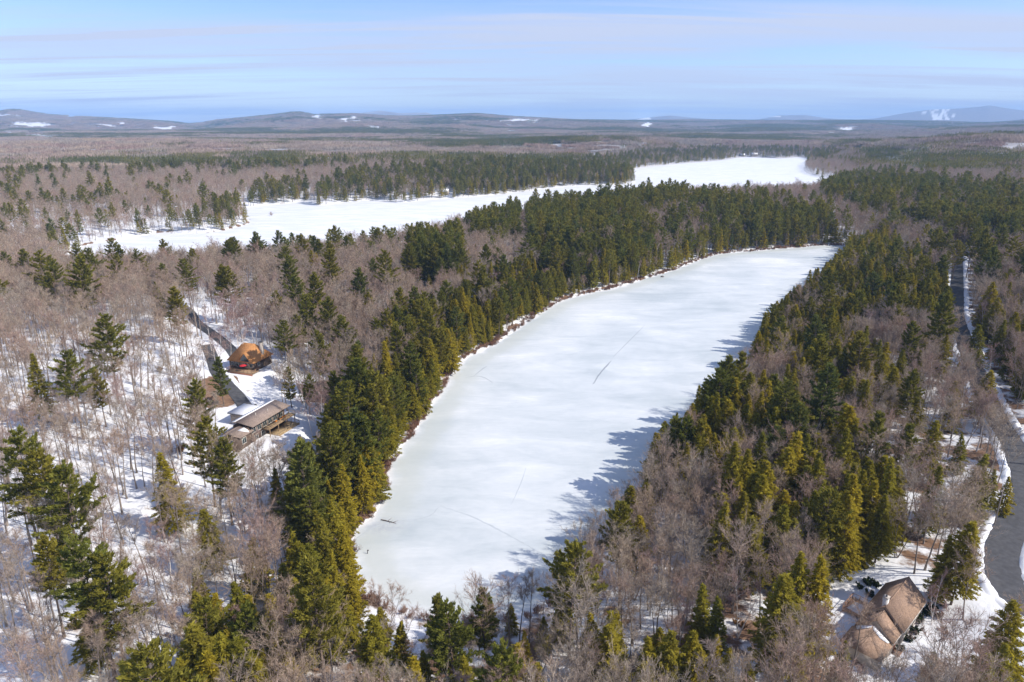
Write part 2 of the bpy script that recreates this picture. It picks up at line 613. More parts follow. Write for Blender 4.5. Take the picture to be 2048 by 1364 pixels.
def ice_mat():
    m, nt, out = material('snowy_ice')
    geo = N(nt, 'ShaderNodeNewGeometry').outputs['Position']
    mp = N(nt, 'ShaderNodeMapping'); mp.inputs['Scale'].default_value = (0.35, 1.0, 1.0); mp.inputs['Rotation'].default_value = (0, 0, 0.25)
    nt.links.new(geo, mp.inputs[0])
    big = noise(nt, 0.016, 5, 0.55, geo, 0.6)
    mid = noise(nt, 0.09, 6, 0.6, mp.outputs[0], 0.8)
    fine = noise(nt, 0.8, 5, 0.65, mp.outputs[0], 0.3)
    f = math_(nt, 'ADD', math_(nt, 'MULTIPLY', big, 0.5), math_(nt, 'ADD', math_(nt, 'MULTIPLY', mid, 0.35), math_(nt, 'MULTIPLY', fine, 0.15)))
    grey = ramp(nt, f, [(0.38, (0.45, 0.50, 0.52)), (0.47, (0.545, 0.585, 0.60)), (0.54, (0.62, 0.65, 0.66)), (0.64, (0.76, 0.77, 0.78))])
    # scattered crusty snow flecks
    fl = maprange(nt, noise(nt, 1.6, 4, 0.7, geo), 0.62, 0.72)
    fl = math_(nt, 'MULTIPLY', fl, maprange(nt, mid, 0.45, 0.62))
    col = mixc(nt, math_(nt, 'MULTIPLY', fl, 0.6), grey, (0.82, 0.82, 0.83))
    # the rim: first a band of snow at the bank, then a band of greenish wet ice
    e = attr(nt, 'edge')
    en = math_(nt, 'ADD', e, math_(nt, 'MULTIPLY', math_(nt, 'SUBTRACT', noise(nt, 0.12, 4, 0.6, geo), 0.5), 9.0))
    wet = math_(nt, 'MULTIPLY', maprange(nt, en, 1.5, 4.0), maprange(nt, en, 7.0, 13.0, 1.0, 0.0))
    col = mixc(nt, math_(nt, 'MULTIPLY', wet, 0.55), col, (0.50, 0.53, 0.50))
    bank = maprange(nt, en, -0.5, 2.2, 1.0, 0.0)
    col = mixc(nt, math_(nt, 'MULTIPLY', bank, 0.85), col, (0.80, 0.80, 0.81))
    # one dark slushy stain by the fallen log
    st = attr(nt, 'stain')
    sn = math_(nt, 'MULTIPLY', st, maprange(nt, noise(nt, 0.4, 5, 0.65, geo), 0.35, 0.65))
    col = mixc(nt, math_(nt, 'MULTIPLY', sn, 0.75), col, (0.36, 0.38, 0.45))
    sw = attr(nt, 'white')
    col = mixc(nt, sw, col, mixc(nt, maprange(nt, mid, 0.4, 0.6), (0.70, 0.72, 0.75), (0.80, 0.80, 0.81)))
    p = N(nt, 'ShaderNodeBsdfPrincipled')
    nt.links.new(col, p.inputs['Base Color'])
    p.inputs['Roughness'].default_value = 0.55
    p.inputs['Specular IOR Level'].default_value = 0.15
    b = N(nt, 'ShaderNodeBump'); b.inputs['Strength'].default_value = 0.12; b.inputs['Distance'].default_value = 0.3
    nt.links.new(fine, b.inputs['Height']); nt.links.new(b.outputs[0], p.inputs['Normal'])
    nt.links.new(p.outputs[0], out.inputs[0])
    return m


M['ground'] = ground_mat()
M['ice'] = ice_mat()

# ------------------------------------------------------------------ the ground sheet
# snowy clearings on the far hills (photo pixel ellipses: x, y, rx, ry) and bare-soil spots near the houses
CLEAR_PX = [(636, 235, 17, 5), (700, 238, 22, 5), (1045, 241, 42, 3.0), (1290, 250, 20, 7), (1270, 274, 20, 3.5), (1385, 254, 10, 2), (1690, 258, 26, 4), (1632, 268, 5, 9),
            (1660, 268, 5, 9), (1574, 274, 3, 3), (550, 278, 8, 4), (470, 275, 10, 3), (520, 276, 10, 3), (745, 254, 16, 2.5), (1020, 262, 30, 1.6), (990, 262, 20, 1.6),
            (60, 248, 40, 6), (15, 268, 30, 5), (80, 272, 30, 5), (215, 250, 16, 4), (140, 231, 20, 4), (10, 230, 20, 3), (240, 246, 12, 3), (330, 256, 26, 4)]
SKI_PX = [[(1872, 214), (1866, 219), (1876, 220), (1884, 214)], [(1862, 223), (1866, 223), (1886, 240), (1866, 240)], [(1883, 213), (1889, 213), (1892, 224), (1899, 240), (1891, 240), (1885, 226)],
          [(1894, 216), (1898, 217), (1900, 222), (1896, 223)], [(1846, 224), (1862, 219), (1864, 221), (1842, 228)], [(1900, 228), (1904, 226), (1911, 236), (1905, 235)],
          [(1880, 226), (1883, 225), (1885, 236), (1881, 236)], [(1920, 226), (1928, 228), (1926, 230)], [(1268, 240), (1300, 234), (1302, 239)], [(1505, 233), (1560, 232), (1560, 234), (1505, 235)]]
LITTER = [(gp(430, 800, 8), 8), (gp(440, 775, 8), 7), (gp(650, 770, 7), 10), (gp(690, 700, 6), 8), (gp(880, 640, 4), 8), (gp(2005, 935, 5), 7), (gp(1700, 1010, 3), 4)]


def far_clear(x, y, z):
    px, py, dep = project(x, y, z)
    k = np.zeros(px.shape)
    wv = vnoise(px / 7.0, py / 2.2, 12) + 0.6 * vnoise(px / 3.0, py / 1.2, 13)
    m = (dep > 2600) & (y > 0)
    for cx, cy, rx, ry in CLEAR_PX:
        q = ((px - cx) / rx) ** 2 + ((py - cy) / ry) ** 2 + 0.9 * wv
        k = np.maximum(k, np.where(m, 1 - ss(q, 0.5, 1.3), 0))
    for poly in SKI_PX:
        k = np.maximum(k, np.where((dep > 12300) & in_poly(px, py, poly), 1.0, 0))
    return k


def build_ground():
    az_f = np.linspace(-44, 44, 980)
    az_b = np.linspace(44, 316, 120)[1:-1]
    az = np.radians(np.concatenate([az_f, az_b]))
    r = np.concatenate([[0.5, 20, 40, 55], np.arange(65, 240, 1.6), np.arange(240, 700, 3.0), np.geomspace(700, 2600, 90), np.geomspace(2640, 12000, 115), np.geomspace(12100, 16200, 60), np.geomspace(16500, 24000, 12)])
    A, R = np.meshgrid(az, r)
    x = (R * np.sin(A)).ravel(); y = (R * np.cos(A)).ravel()
    z = np.concatenate([height(a, b) for a, b in zip(np.array_split(x, 12), np.array_split(y, 12))])
    nr, na = R.shape
    i = np.arange(nr - 1)[:, None]; j = np.arange(na)[None, :]
    jn = (j + 1) % na
    a = i * na + j; b = i * na + jn; c = (i + 1) * na + jn; d = (i + 1) * na + j
    f = np.stack([a, d, c, b], -1).reshape(-1, 4)
    rr = np.hypot(x, y)
    clear = far_clear(x, y, z)
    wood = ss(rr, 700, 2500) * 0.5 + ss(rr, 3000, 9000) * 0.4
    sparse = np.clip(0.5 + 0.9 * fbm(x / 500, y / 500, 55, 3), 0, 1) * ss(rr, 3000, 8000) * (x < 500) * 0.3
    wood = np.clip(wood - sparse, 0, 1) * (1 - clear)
    bare = np.zeros(x.shape)
    for (cx, cy, _), rad in LITTER:
        bare = np.maximum(bare, 1 - ss(np.hypot(x - cx, y - cy), rad * 0.6, rad * 1.2))
    east = ss(x - (y - 120) * 0.38, 20, 60) * (1 - ss(rr, 500, 900)) * (y > 0)
    low = (1 - ss(y, 105, 130)) * ss(x, -60, -20)
    lawn = 1 - ss(np.hypot(x - 82, y - 106), 20, 28)
    bare = np.maximum(bare, 0.26 * np.maximum(east, low) * (1 - lawn))
    dsh = np.full(x.shape, 99.0); nr_ = rr < 900
    dsh[nr_] = shore_dist(x[nr_], y[nr_])
    bare = np.maximum(bare, np.where((dsh > 0.3) & (dsh < 4.0), 0.30 + 0.3 * vnoise(x / 9, y / 9, 6), 0))
    me = raw_mesh('ground', np.stack([x, y, z], 1), f, M['ground'], {'wood': wood, 'bare': bare}, True)
    o = obj('ground', me, label='snowy ground under the woods and hills', kind='structure')
    return o


build_ground()


def ice_sheet(name, poly, step, label, white):
    lo = poly.min(0) - 8; hi = poly.max(0) + 8
    xs = np.arange(lo[0], hi[0], step); ys = np.arange(lo[1], hi[1], step)
    X, Y = np.meshgrid(xs, ys)
    x, y = X.ravel(), Y.ravel()
    d = seg_dist(x, y, poly)
    d = np.where(in_poly(x, y, [tuple(q) for q in poly]), -d, d)
    keep = (d < 5).reshape(X.shape)
    ny, nx = X.shape
    q = keep[:-1, :-1] & keep[1:, :-1] & keep[:-1, 1:] & keep[1:, 1:]
    i, j = np.nonzero(q)
    f = np.stack([i * nx + j, i * nx + j + 1, (i + 1) * nx + j + 1, (i + 1) * nx + j], 1)
    used, inv = np.unique(f, return_inverse=True)
    s = gp(772, 1052)
    stain = np.exp(-(((x - s[0]) / 5.0) ** 2 + ((y - s[1]) / 3.0) ** 2))
    me = raw_mesh(name, np.stack([x, y, np.zeros_like(x)], 1)[used], inv.reshape(f.shape), M['ice'],
                  {'edge': (-d)[used], 'stain': stain[used], 'white': np.full(len(used), white)}, True)
    return obj(name, me, label=label, kind='structure')


pond = ice_sheet('frozen_pond', POND, 2.0, 'frozen snow-dusted pond between the two wooded shores', 0.0)
lake = ice_sheet('frozen_lake', LAKE, 6.0, 'large white frozen lake beyond the peninsula', 0.85)

# ------------------------------------------------------------------ roads and drives
M['asphalt'] = plain('asphalt', (0.085, 0.085, 0.09), 0.85, 0.25, 0.7, 0.2)
M['snow'] = plain('piled_snow', (0.84, 0.85, 0.87), 0.8, 0.05, 0.8, 0.1, 0.3)


def strip(name, line, width, mat, lift, label, kind='structure', n=14, edges=None, parent=None):
    p = smooth_open(line, n)
    tg = np.gradient(p, axis=0); tg /= np.linalg.norm(tg, axis=1)[:, None]
    nrm = np.stack([tg[:, 1], -tg[:, 0]], 1)
    cols = []
    offs = np.linspace(-0.5, 0.5, 5) if edges is None else edges[:, 0] / width
    prof = np.zeros(len(offs)) if edges is None else edges[:, 1]
    zc = height(p[:, 0], p[:, 1])
    zl = height(p[:, 0] + nrm[:, 0] * width / 2, p[:, 1] + nrm[:, 1] * width / 2)
    zr = height(p[:, 0] - nrm[:, 0] * width / 2, p[:, 1] - nrm[:, 1] * width / 2)
    z = np.maximum(np.maximum(zc, zl), zr)
    for k in range(3):
        z = np.maximum(z, np.convolve(np.pad(z, 2, 'edge'), np.ones(5) / 5, 'valid'))
    for o, pr in zip(offs, prof):
        q = p + nrm * o * width
        wob = 0 if edges is None else (0.3 * vnoise(q[:, 0] / 1.3, q[:, 1] / 1.3, 8) + 0.35 * vnoise(q[:, 0] / 4.0, q[:, 1] / 4.0, 18)) * (pr > 0.1)
        cols.append(np.column_stack([q, z + lift + pr + wob]))
    g = np.stack(cols, 1)
    m, k = g.shape[:2]
    i = np.arange(m - 1)[:, None]; j = np.arange(k - 1)[None, :]
    a = i * k + j
    f = np.stack([a, a + k, a + k + 1, a + 1], -1).reshape(-1, 4)
    me = raw_mesh(name, g.reshape(-1, 3), f, mat, {'tint': np.full(m * k, 0.5)}, True)
    return obj(name, me, parent, label=label, kind=kind)


ROAD = [(330, 500), (281, 422), (249, 371), (224, 331), (202, 290), (188, 264), (175, 239), (161, 209), (152, 187.5), (143, 170), (134, 156), (124, 146.5), (114, 136), (108, 127), (105.5, 119), (108, 110), (116, 98), (128, 86)]
DRIVE_UP = [(-190, 352), (-158, 320), (-144, 299), (-128, 281), (-117, 268), (-110, 258)]
DRIVE_LOW = [(-126, 268), (-117, 252), (-111, 241), (-103.5, 231), (-96, 222), (-90.5, 214), (-88.5, 209.5)]


def side_line(line, off):
    p = smooth_open(line, 6)
    tg = np.gradient(p, axis=0); tg /= np.linalg.norm(tg, axis=1)[:, None]
    return p + np.stack([tg[:, 1], -tg[:, 0]], 1) * off


BANK = np.array([(-1.5, -0.35), (-0.9, 0.12), (-0.45, 0.32), (0.1, 0.42), (0.7, 0.25), (1.5, -0.35)])
strip('road', ROAD, 7.0, M['asphalt'], 0.07, 'grey asphalt road curving through the trees on the right')
strip('snowbank', side_line(ROAD, -4.4), 2.2, M['snow'], 0.1, 'ploughed snowbank along the outer side of the asphalt road', edges=BANK, n=3)
strip('snowbank', side_line(ROAD, 4.4), 2.2, M['snow'], 0.1, 'ploughed snowbank along the pond side of the asphalt road', edges=BANK, n=3)
strip('driveway', DRIVE_UP, 4.5, M['asphalt'], 0.08, 'grey lane running in behind the orange-roofed house')
strip('driveway', DRIVE_LOW, 4.6, M['asphalt'], 0.13, 'grey asphalt driveway sloping down to the long taupe roof')
strip('snowbank', side_line(DRIVE_LOW[1:-1], -3.1), 1.8, M['snow'], 0.08, 'snowbank on the uphill edge of the sloping driveway', edges=BANK * [0.8, 0.8], n=3)
M['track'] = plain('packed_track', (0.48, 0.52, 0.54), 0.7, 0.1, 0.8, 0.1)
M['crack'] = plain('ice_crack', (0.30, 0.33, 0.36), 0.7, 0.15, 0.8, 0.1)


def ice_mark(pxs, width, mat, name):
    p = smooth_open([gp(*q)[:2] for q in pxs], 8)
    tg = np.gradient(p, axis=0); tg /= np.linalg.norm(tg, axis=1)[:, None]
    nr = np.stack([tg[:, 1], -tg[:, 0]], 1)
    w = width * (0.35 + 0.65 * np.sin(np.linspace(0.1, math.pi - 0.1, len(p)))) * (0.7 + 0.6 * RNG.random(len(p)))
    c = p + nr * (RNG.random((len(p), 1)) - 0.5) * width * 0.5
    a = np.column_stack([c - nr * w[:, None] / 2, np.full(len(p), 0.006)])
    b = np.column_stack([c + nr * w[:, None] / 2, np.full(len(p), 0.006)])
    g = np.stack([a, b], 1).reshape(-1, 3)
    i = np.arange(len(p) - 1) * 2
    me = raw_mesh(name, g, np.stack([i, i + 1, i + 3, i + 2], 1), mat)
    obj(name, me, pond)


ice_mark([(1186, 768), (1198, 750), (1212, 733), (1222, 722)], 0.7, M['crack'], 'crack')
ice_mark([(1225, 715), (1255, 685), (1290, 650)], 0.25, M['crack'], 'crack')
ice_mark([(880, 1012), (935, 1030), (985, 1053), (1030, 1077), (1070, 1100)], 0.55, M['track'], 'track')
ice_mark([(1070, 1100), (1090, 1110), (1110, 1118)], 0.4, M['track'], 'track')
ice_mark([(930, 756), (950, 752), (968, 755), (985, 765)], 0.35, M['crack'], 'crack')
ice_mark([(948, 752), (965, 738), (975, 732)], 0.3, M['crack'], 'crack')
ice_mark([(1022, 1010), (1040, 970), (1052, 935)], 0.25, M['track'], 'track')
ice_mark([(700, 1085), (760, 1050), (850, 1035), (880, 1012)], 0.4, M['track'], 'track')

# ------------------------------------------------------------------ tree prototypes
def unit(v):
    return v / (np.linalg.norm(v, axis=-1, keepdims=True) + 1e-9)


def path(p0, d, length, n, bend, up, rng):
    pts = [np.array(p0, float)]
    d = np.array(d, float)
    for i in range(n):
        d = unit(d + rng.normal(0, bend, 3) + np.array([0, 0, up]))
        pts.append(pts[-1] + d * length / n)
    return np.array(pts)


def twigs(crown, base, dirs, length, width, rng, per=2):
    """thin tapering slivers: one main sliver and a few side slivers at each base"""
    n = len(base)
    if n == 0:
        return
    L = length * rng.uniform(0.6, 1.25, n)[:, None]
    tip = base + dirs * L
    side = unit(np.cross(dirs, rng.normal(0, 1, (n, 3)))) * (width / 2)
    arr = [np.stack([base - side, base + side, tip], 1)]
    for k in range(per):
        t = rng.uniform(0.15, 0.75, n)[:, None]
        b = base + dirs * L * t
        dd = unit(dirs + rng.normal(0, 0.55, (n, 3)) + np.array([0, 0, 0.12]))
        s = unit(np.cross(dd, rng.normal(0, 1, (n, 3)))) * (width * 0.4)
        arr.append(np.stack([b - s, b + s, b + dd * L * rng.uniform(0.4, 0.8, n)[:, None]], 1))
    arr = np.concatenate(arr)
    crown.tris(arr, rng.random(len(arr)))


def make_hardwood(seed, H=18.0, spread=0.34, base=0.42, limbs=12, lod=0, birch=False, multi=1):
    rng = np.random.default_rng(seed)
    trunk, crown = MB(), MB()
    tb, td = [], []
    for mtr in range(multi):
        lean = rng.normal(0, 0.05 if multi == 1 else 0.16, 3); lean[2] = 1
        Ht = H * (1 if mtr == 0 else rng.uniform(0.75, 0.98))
        tp = path((rng.normal(0, .25) if multi > 1 else 0, rng.normal(0, .25) if multi > 1 else 0, -0.4), unit(lean), Ht * 0.93, 9, 0.045, 0.05, rng)
        r0 = H * (0.0115 if multi == 1 else 0.0078)
        rr = r0 * (1 - 0.88 * np.linspace(0, 1, len(tp)) ** 0.9)
        rr[0] *= 1.35
        trunk.tube(tp, rr, 6 if lod == 0 else 3)
        cum = np.linspace(0, 1, len(tp))

        def at(t):
            return np.array([np.interp(t, cum, tp[:, k]) for k in range(3)])
        nl = max(4, int(limbs / (1 if multi == 1 else 1.6)))
        for i in range(nl):
            t = base + (0.97 - base) * (i + rng.random() * 0.8) / nl
            p = at(t)
            az = i * 2.4 + rng.normal(0, 0.4)
            tilt = math.radians(rng.uniform(28, 58)) * (1.15 - 0.6 * (t - base) / (1 - base))
            d = np.array([math.cos(az) * math.sin(tilt), math.sin(az) * math.sin(tilt), math.cos(tilt)])
            L = H * spread * rng.uniform(0.75, 1.2) * (1.12 - 0.62 * (t - base) / (1 - base))
            lp = path(p, d, L, 5, 0.10, 0.07, rng)
            lr = max(0.035, r0 * 0.42 * (1.15 - t)) * (1 - 0.85 * np.linspace(0, 1, 6))
            (trunk if lod == 0 else crown).tube(lp, lr, 4 if lod == 0 else 3, cap=False, tint=0.4)
            ns = (7, 4, 2)[lod]
            for j in range(ns):
                s = 0.22 + 0.78 * (j + rng.random()) / ns
                q = np.array([np.interp(s, np.linspace(0, 1, 6), lp[:, k]) for k in range(3)])
                ld = unit(lp[-1] - lp[0])
                d2 = unit(ld + rng.normal(0, 0.62, 3) + np.array([0, 0, 0.15]))
                L2 = L * rng.uniform(0.28, 0.5)
                sp = path(q, d2, L2, 3, 0.12, 0.08, rng)
                if lod == 0:
                    crown.tube(sp, 0.026 * (1 - 0.7 * np.linspace(0, 1, 4)), 3, tint=rng.random(), cap=False)
                nt_ = (9, 6, 4)[lod]
                tt = rng.uniform(0.15, 1, nt_)
                for k in range(nt_):
                    tb.append(sp[0] + (sp[-1] - sp[0]) * tt[k]); td.append(d2)
        for k in range(8):
            tb.append(at(rng.uniform(0.8, 1))); td.append(np.array([0, 0, 1.0]))
    tb = np.array(tb); td = unit(np.array(td) + rng.normal(0, 0.48, (len(tb), 3)) + np.array([0, 0, 0.22]))
    w = (0.036, 0.085, 0.20)[lod]
    twigs(crown, tb, td, H * (0.062, 0.075, 0.10)[lod], w, rng, (3, 2, 1)[lod])
    return trunk, crown


def sprays(crown, pos, outd, size, rng, k=4, droop=0.0, flat=0.35, up=0.15):
    """tufts: k narrow triangles fanning outwards from each point"""
    n = len(pos)
    out = []
    tn = []
    base_t = rng.random(n)
    for i in range(k):
        d = unit(outd + rng.normal(0, 0.55, (n, 3)) * np.array([1, 1, flat]) + np.array([0, 0, up - droop]))
        L = size * rng.uniform(0.6, 1.25, n)[:, None]
        sd = unit(np.cross(d, np.array([0, 0, 1.0]) + rng.normal(0, 0.45, (n, 3)))) * L * rng.uniform(0.16, 0.30, n)[:, None]
        b = pos + rng.normal(0, size * 0.22, (n, 3)) - d * L * 0.35
        out.append(np.stack([b - sd, b + sd, b + d * L], 1))
        tn.append(np.clip(base_t * 0.6 + 0.4 * rng.random(n), 0, 1))
    crown.tris(np.concatenate(out), np.concatenate(tn))


def make_pine(seed, H=24.0, base=0.35, width=0.17, lod=0, gap=0.75):
    rng = np.random.default_rng(seed)
    trunk, crown = MB(), MB()
    tp = path((0, 0, -0.4), (0, 0, 1), H + 0.2, 8, 0.02, 0.05, rng)
    rr = H * 0.0115 * (1 - 0.93 * np.linspace(0, 1, 9)); rr[0] *= 1.3
    trunk.tube(tp, rr, 7 if lod == 0 else 3)
    cz = np.linspace(0, 1, 9)
    step = gap * (1, 1.5, 2.4)[lod]
    z = H * base
    pos, dr, sz = [], [], []
    while z < H * 0.985:
        t = (z - H * base) / (H * (1 - base))
        prof = (0.55 + 0.45 * min(1, t / 0.25)) * (1 - t ** 1.6) ** 0.8 + 0.05
        nb = rng.integers(4, 7) if lod < 2 else 4
        az0 = rng.random() * 6.3
        for j in range(nb):
            if rng.random() < 0.10:
                continue
            az = az0 + j * 2 * math.pi / nb + rng.normal(0, 0.2)
            L = H * width * prof * rng.uniform(0.55, 1.25)
            rise = 0.05 + 0.55 * t ** 2 + rng.normal(0, 0.08)
            d = unit(np.array([math.cos(az), math.sin(az), rise]))
            p0 = np.array([np.interp(z / H, cz, tp[:, 0]), np.interp(z / H, cz, tp[:, 1]), z])
            n = 4
            bp = [p0]
            for s in range(n):
                d = unit(d + np.array([0, 0, 0.10]) + rng.normal(0, 0.06, 3))
                bp.append(bp[-1] + d * L / n)
            bp = np.array(bp)
            if lod == 0 and L > 0.8:
                trunk.tube(bp, 0.055 * (1 - 0.8 * np.linspace(0, 1, n + 1)), 3, cap=False)
            nc = max(2, int(L * (4.4, 1.9, 0.9)[lod]))
            for s in range(nc):
                u = 0.30 + 0.70 * (s + rng.random()) / nc
                q = np.array([np.interp(u, np.linspace(0, 1, n + 1), bp[:, k]) for k in range(3)])
                lat = unit(np.cross(d, [0, 0, 1.0]))
                q = q + lat * rng.normal(0, 0.16) * L * (1.1 - u) + np.array([0, 0, rng.normal(0.05, 0.08)])
                pos.append(q); dr.append(unit(d + lat * rng.normal(0, 0.5)))
        z += step * rng.uniform(0.8, 1.25)
    for k in range((8, 5, 2)[lod]):
        pos.append(tp[-1] - np.array([0, 0, k * 0.3])); dr.append(np.array([0, 0, 1.0]) + rng.normal(0, 0.4, 3))
    sprays(crown, np.array(pos), np.array(dr), (0.58, 1.05, 1.9)[lod], rng, (9, 5, 3)[lod], 0.0, 0.35, 0.22)
    return trunk, crown


def make_hemlock(seed, H=17.0, base=0.10, width=0.20, lod=0, power=0.85):
    rng = np.random.default_rng(seed)
    trunk, crown = MB(), MB()
    tp = path((0, 0, -0.4), (0, 0, 1), H + 0.2, 7, 0.018, 0.05, rng)
    rr = H * 0.011 * (1 - 0.94 * np.linspace(0, 1, 8)); rr[0] *= 1.3
    trunk.tube(tp, rr, 6 if lod == 0 else 3)
    cz = np.linspace(0, 1, 8)
    nlev = int(H * (2.1, 1.3, 0.7)[lod])
    pos, dr = [], []
    lump = rng.uniform(0.75, 1.15, 8)
    for i in range(nlev):
        t = (i + rng.random() * 0.6) / nlev
        z = H * (base + (0.99 - base) * t)
        R = H * width * (1 - t) ** power * (0.75 + 0.25 * min(1, t / 0.12)) + 0.18
        nb = (7, 5, 4)[lod]
        az0 = rng.random() * 6.3
        for j in range(nb):
            az = az0 + j * 2 * math.pi / nb + rng.normal(0, 0.25)
            L = R * rng.uniform(0.62, 1.18) * lump[int((az % 6.283) / 6.283 * 8) % 8]
            rise = 0.28 - 0.35 * (1 - t) + rng.normal(0, 0.08)
            d = unit(np.array([math.cos(az), math.sin(az), rise]))
            p0 = np.array([np.interp(z / H, cz, tp[:, 0]), np.interp(z / H, cz, tp[:, 1]), z])
            nc = max(2, int(L * (3.8, 1.8, 1.0)[lod]))
            for s in range(nc):
                u = 0.35 + 0.65 * (s + rng.random()) / nc
                lat = unit(np.cross(d, [0, 0, 1.0]))
                q = p0 + d * L * u + np.array([0, 0, -0.10 * L * u * u]) + lat * rng.normal(0, 0.2) * L * (1.15 - u)
                pos.append(q); dr.append(unit(d + lat * rng.normal(0, 0.4)))
            if lod == 0 and i % 2 == 0 and L > 1.2:
                trunk.tube(np.array([p0, p0 + d * L * 0.75]), [0.03, 0.01], 3, cap=False)
    for k in range((7, 4, 2)[lod]):
        pos.append(tp[-1] - np.array([0, 0, k * 0.22])); dr.append(np.array([0, 0, 1.0]) + rng.normal(0, 0.3, 3))
    sprays(crown, np.array(pos), np.array(dr), (0.46, 0.85, 1.5)[lod], rng, (7, 5, 3)[lod], 0.22, 0.5, 0.10)
    return trunk, crown


def make_bush(seed, H=2.4, leaf=0):
    rng = np.random.default_rng(seed)
    stem, crown = MB(), MB()
    tb, td = [], []
    for i in range(11):
        az = rng.random() * 6.3; tl = rng.uniform(0.1, 0.8)
        d = unit(np.array([math.cos(az) * tl, math.sin(az) * tl, 1.0]))
        p = path((rng.normal(0, 0.25), rng.normal(0, 0.25), -0.15), d, H * rng.uniform(0.6, 0.95), 3, 0.12, 0.0, rng)
        stem.tube(p, 0.03 * (1 - 0.7 * np.linspace(0, 1, 4)), 3, cap=False)
        for k in range(16):
            u = rng.uniform(0.25, 1)
            tb.append(p[0] + (p[-1] - p[0]) * u); td.append(d)
    tb = np.array(tb); td = unit(np.array(td) + rng.normal(0, 0.6, tb.shape) + np.array([0, 0, 0.1]))
    if leaf:
        sprays(crown, tb, td, 0.42, rng, 6, 0.1, 0.7, 0.1)
    else:
        twigs(crown, tb, td, 0.75, 0.05, rng, 3)
    return stem, crown


def joined(name, trunk, crown, mt, mc):
    v = np.concatenate(trunk.v + crown.v)
    nt_ = sum(len(q) for q in trunk.v)
    t1 = np.concatenate(trunk.t); t2 = np.concatenate(crown.t) + nt_
    me = raw_mesh(name, v, np.concatenate([t1, t2]), mt, {'tint': np.concatenate(trunk.a + crown.a)})
    me.materials.append(mc)
    me.polygons.foreach_set('material_index', np.concatenate([np.zeros(len(t1), np.int32), np.ones(len(t2), np.int32)]))
    return me


PROTO = {}      # kind -> list of dict(trunk, crown, near, far, H)


def add_kind(kind, maker, specs, bark, leaf, far_ok=True):
    PROTO[kind] = []
    for i, (seed, kw) in enumerate(specs):
        t, c = maker(seed, **kw)
        d = dict(trunk=t.mesh(f'{kind}_trunk', M[bark], True), crown=c.mesh(f'{kind}_crown', M[leaf]), H=kw['H'])
        d['near'] = joined(f'{kind}_near', t, c, M[bark], M[leaf])
        if far_ok:
            t1, c1 = maker(seed + 500, lod=1, **kw)
            d['far'] = joined(f'{kind}_far', t1, c1, M[bark], M[leaf])
        PROTO[kind].append(d)


add_kind('white_pine', make_pine, [(11, dict(H=24.0, width=0.20)), (12, dict(H=26.0, base=0.45, width=0.18)), (13, dict(H=22.0, base=0.28, width=0.23)), (14, dict(H=25.0, base=0.5, width=0.25, gap=0.95)),
                                   (15, dict(H=20.0, base=0.22, width=0.21)), (16, dict(H=23.0, base=0.38, width=0.26, gap=0.9))], 'pine_bark', 'pine')
add_kind('hemlock', make_hemlock, [(21, dict(H=17.0, width=0.23)), (22, dict(H=19.0, base=0.16, width=0.22)), (23, dict(H=15.0, width=0.26, power=0.75)), (24, dict(H=18.0, width=0.20)),
                                   (25, dict(H=13.0, width=0.26, base=0.05)), (26, dict(H=16.0, width=0.24, base=0.2, power=0.7))], 'pine_bark', 'hemlock')
add_kind('bare_tree', make_hardwood, [(31, dict(H=18.0)), (32, dict(H=20.0, base=0.5, spread=0.28)), (33, dict(H=16.0, spread=0.40, limbs=14, base=0.34)), (34, dict(H=19.0, base=0.58, spread=0.21, limbs=8)),
                                      (35, dict(H=17.0, spread=0.38, base=0.38)), (36, dict(H=15.0, spread=0.36, multi=2, base=0.32)), (37, dict(H=18.0, base=0.62, spread=0.19, limbs=7)), (38, dict(H=16.0, multi=3, spread=0.33, base=0.3))], 'bark', 'twig')
add_kind('birch', make_hardwood, [(41, dict(H=17.0, base=0.42, spread=0.22, limbs=10)), (42, dict(H=16.0, base=0.38, spread=0.24, limbs=10, multi=2)), (43, dict(H=18.0, base=0.5, spread=0.19, limbs=9))], 'birch_bark', 'birch_twig')
add_kind('shore_bush', make_bush, [(51, dict(H=2.4)), (52, dict(H=1.8)), (53, dict(H=2.9))], 'bark', 'bush', False)
add_kind('evergreen_shrub', make_bush, [(56, dict(H=2.0, leaf=1)), (57, dict(H=1.5, leaf=1))], 'bark', 'laurel', False)
add_kind('leafy_sapling', make_bush, [(58, dict(H=2.6, leaf=1))], 'bark', 'dry_leaf', False)
td_, cd_ = make_hemlock(61, H=13.0, base=0.18, width=0.15)
PROTO['dead_conifer'] = [dict(trunk=td_.mesh('dead_trunk', M['pine_bark'], True), crown=cd_.mesh('dead_crown', M['dead']), H=13.0)]

# ------------------------------------------------------------------ where each tree stands
KINDTXT = {'white_pine': 'white pine', 'hemlock': 'evergreen hemlock', 'bare_tree': 'leafless hardwood tree', 'birch': 'white-barked birch',
           'shore_bush': 'brown leafless bush', 'evergreen_shrub': 'dark evergreen shrub', 'leafy_sapling': 'sapling with dry orange leaves', 'dead_conifer': 'dead reddish conifer'}
CATTXT = {'white_pine': 'tree', 'hemlock': 'tree', 'bare_tree': 'tree', 'birch': 'tree', 'shore_bush': 'bush', 'evergreen_shrub': 'shrub', 'leafy_sapling': 'sapling', 'dead_conifer': 'tree'}
T = {k: [] for k in ('kind', 'x', 'y', 'z', 's', 'rot', 'pi')}


def put(kind, x, y, h, z=None, rot=None, pi=None):
    pr = PROTO[kind]
    if pi is None:
        pi = int(RNG.integers(len(pr)))
    T['kind'].append(kind); T['x'].append(x); T['y'].append(y)
    T['z'].append(hz(x, y) if z is None else z)
    T['s'].append(h / pr[pi]['H']); T['rot'].append(RNG.random() * 6.283 if rot is None else rot); T['pi'].append(pi)


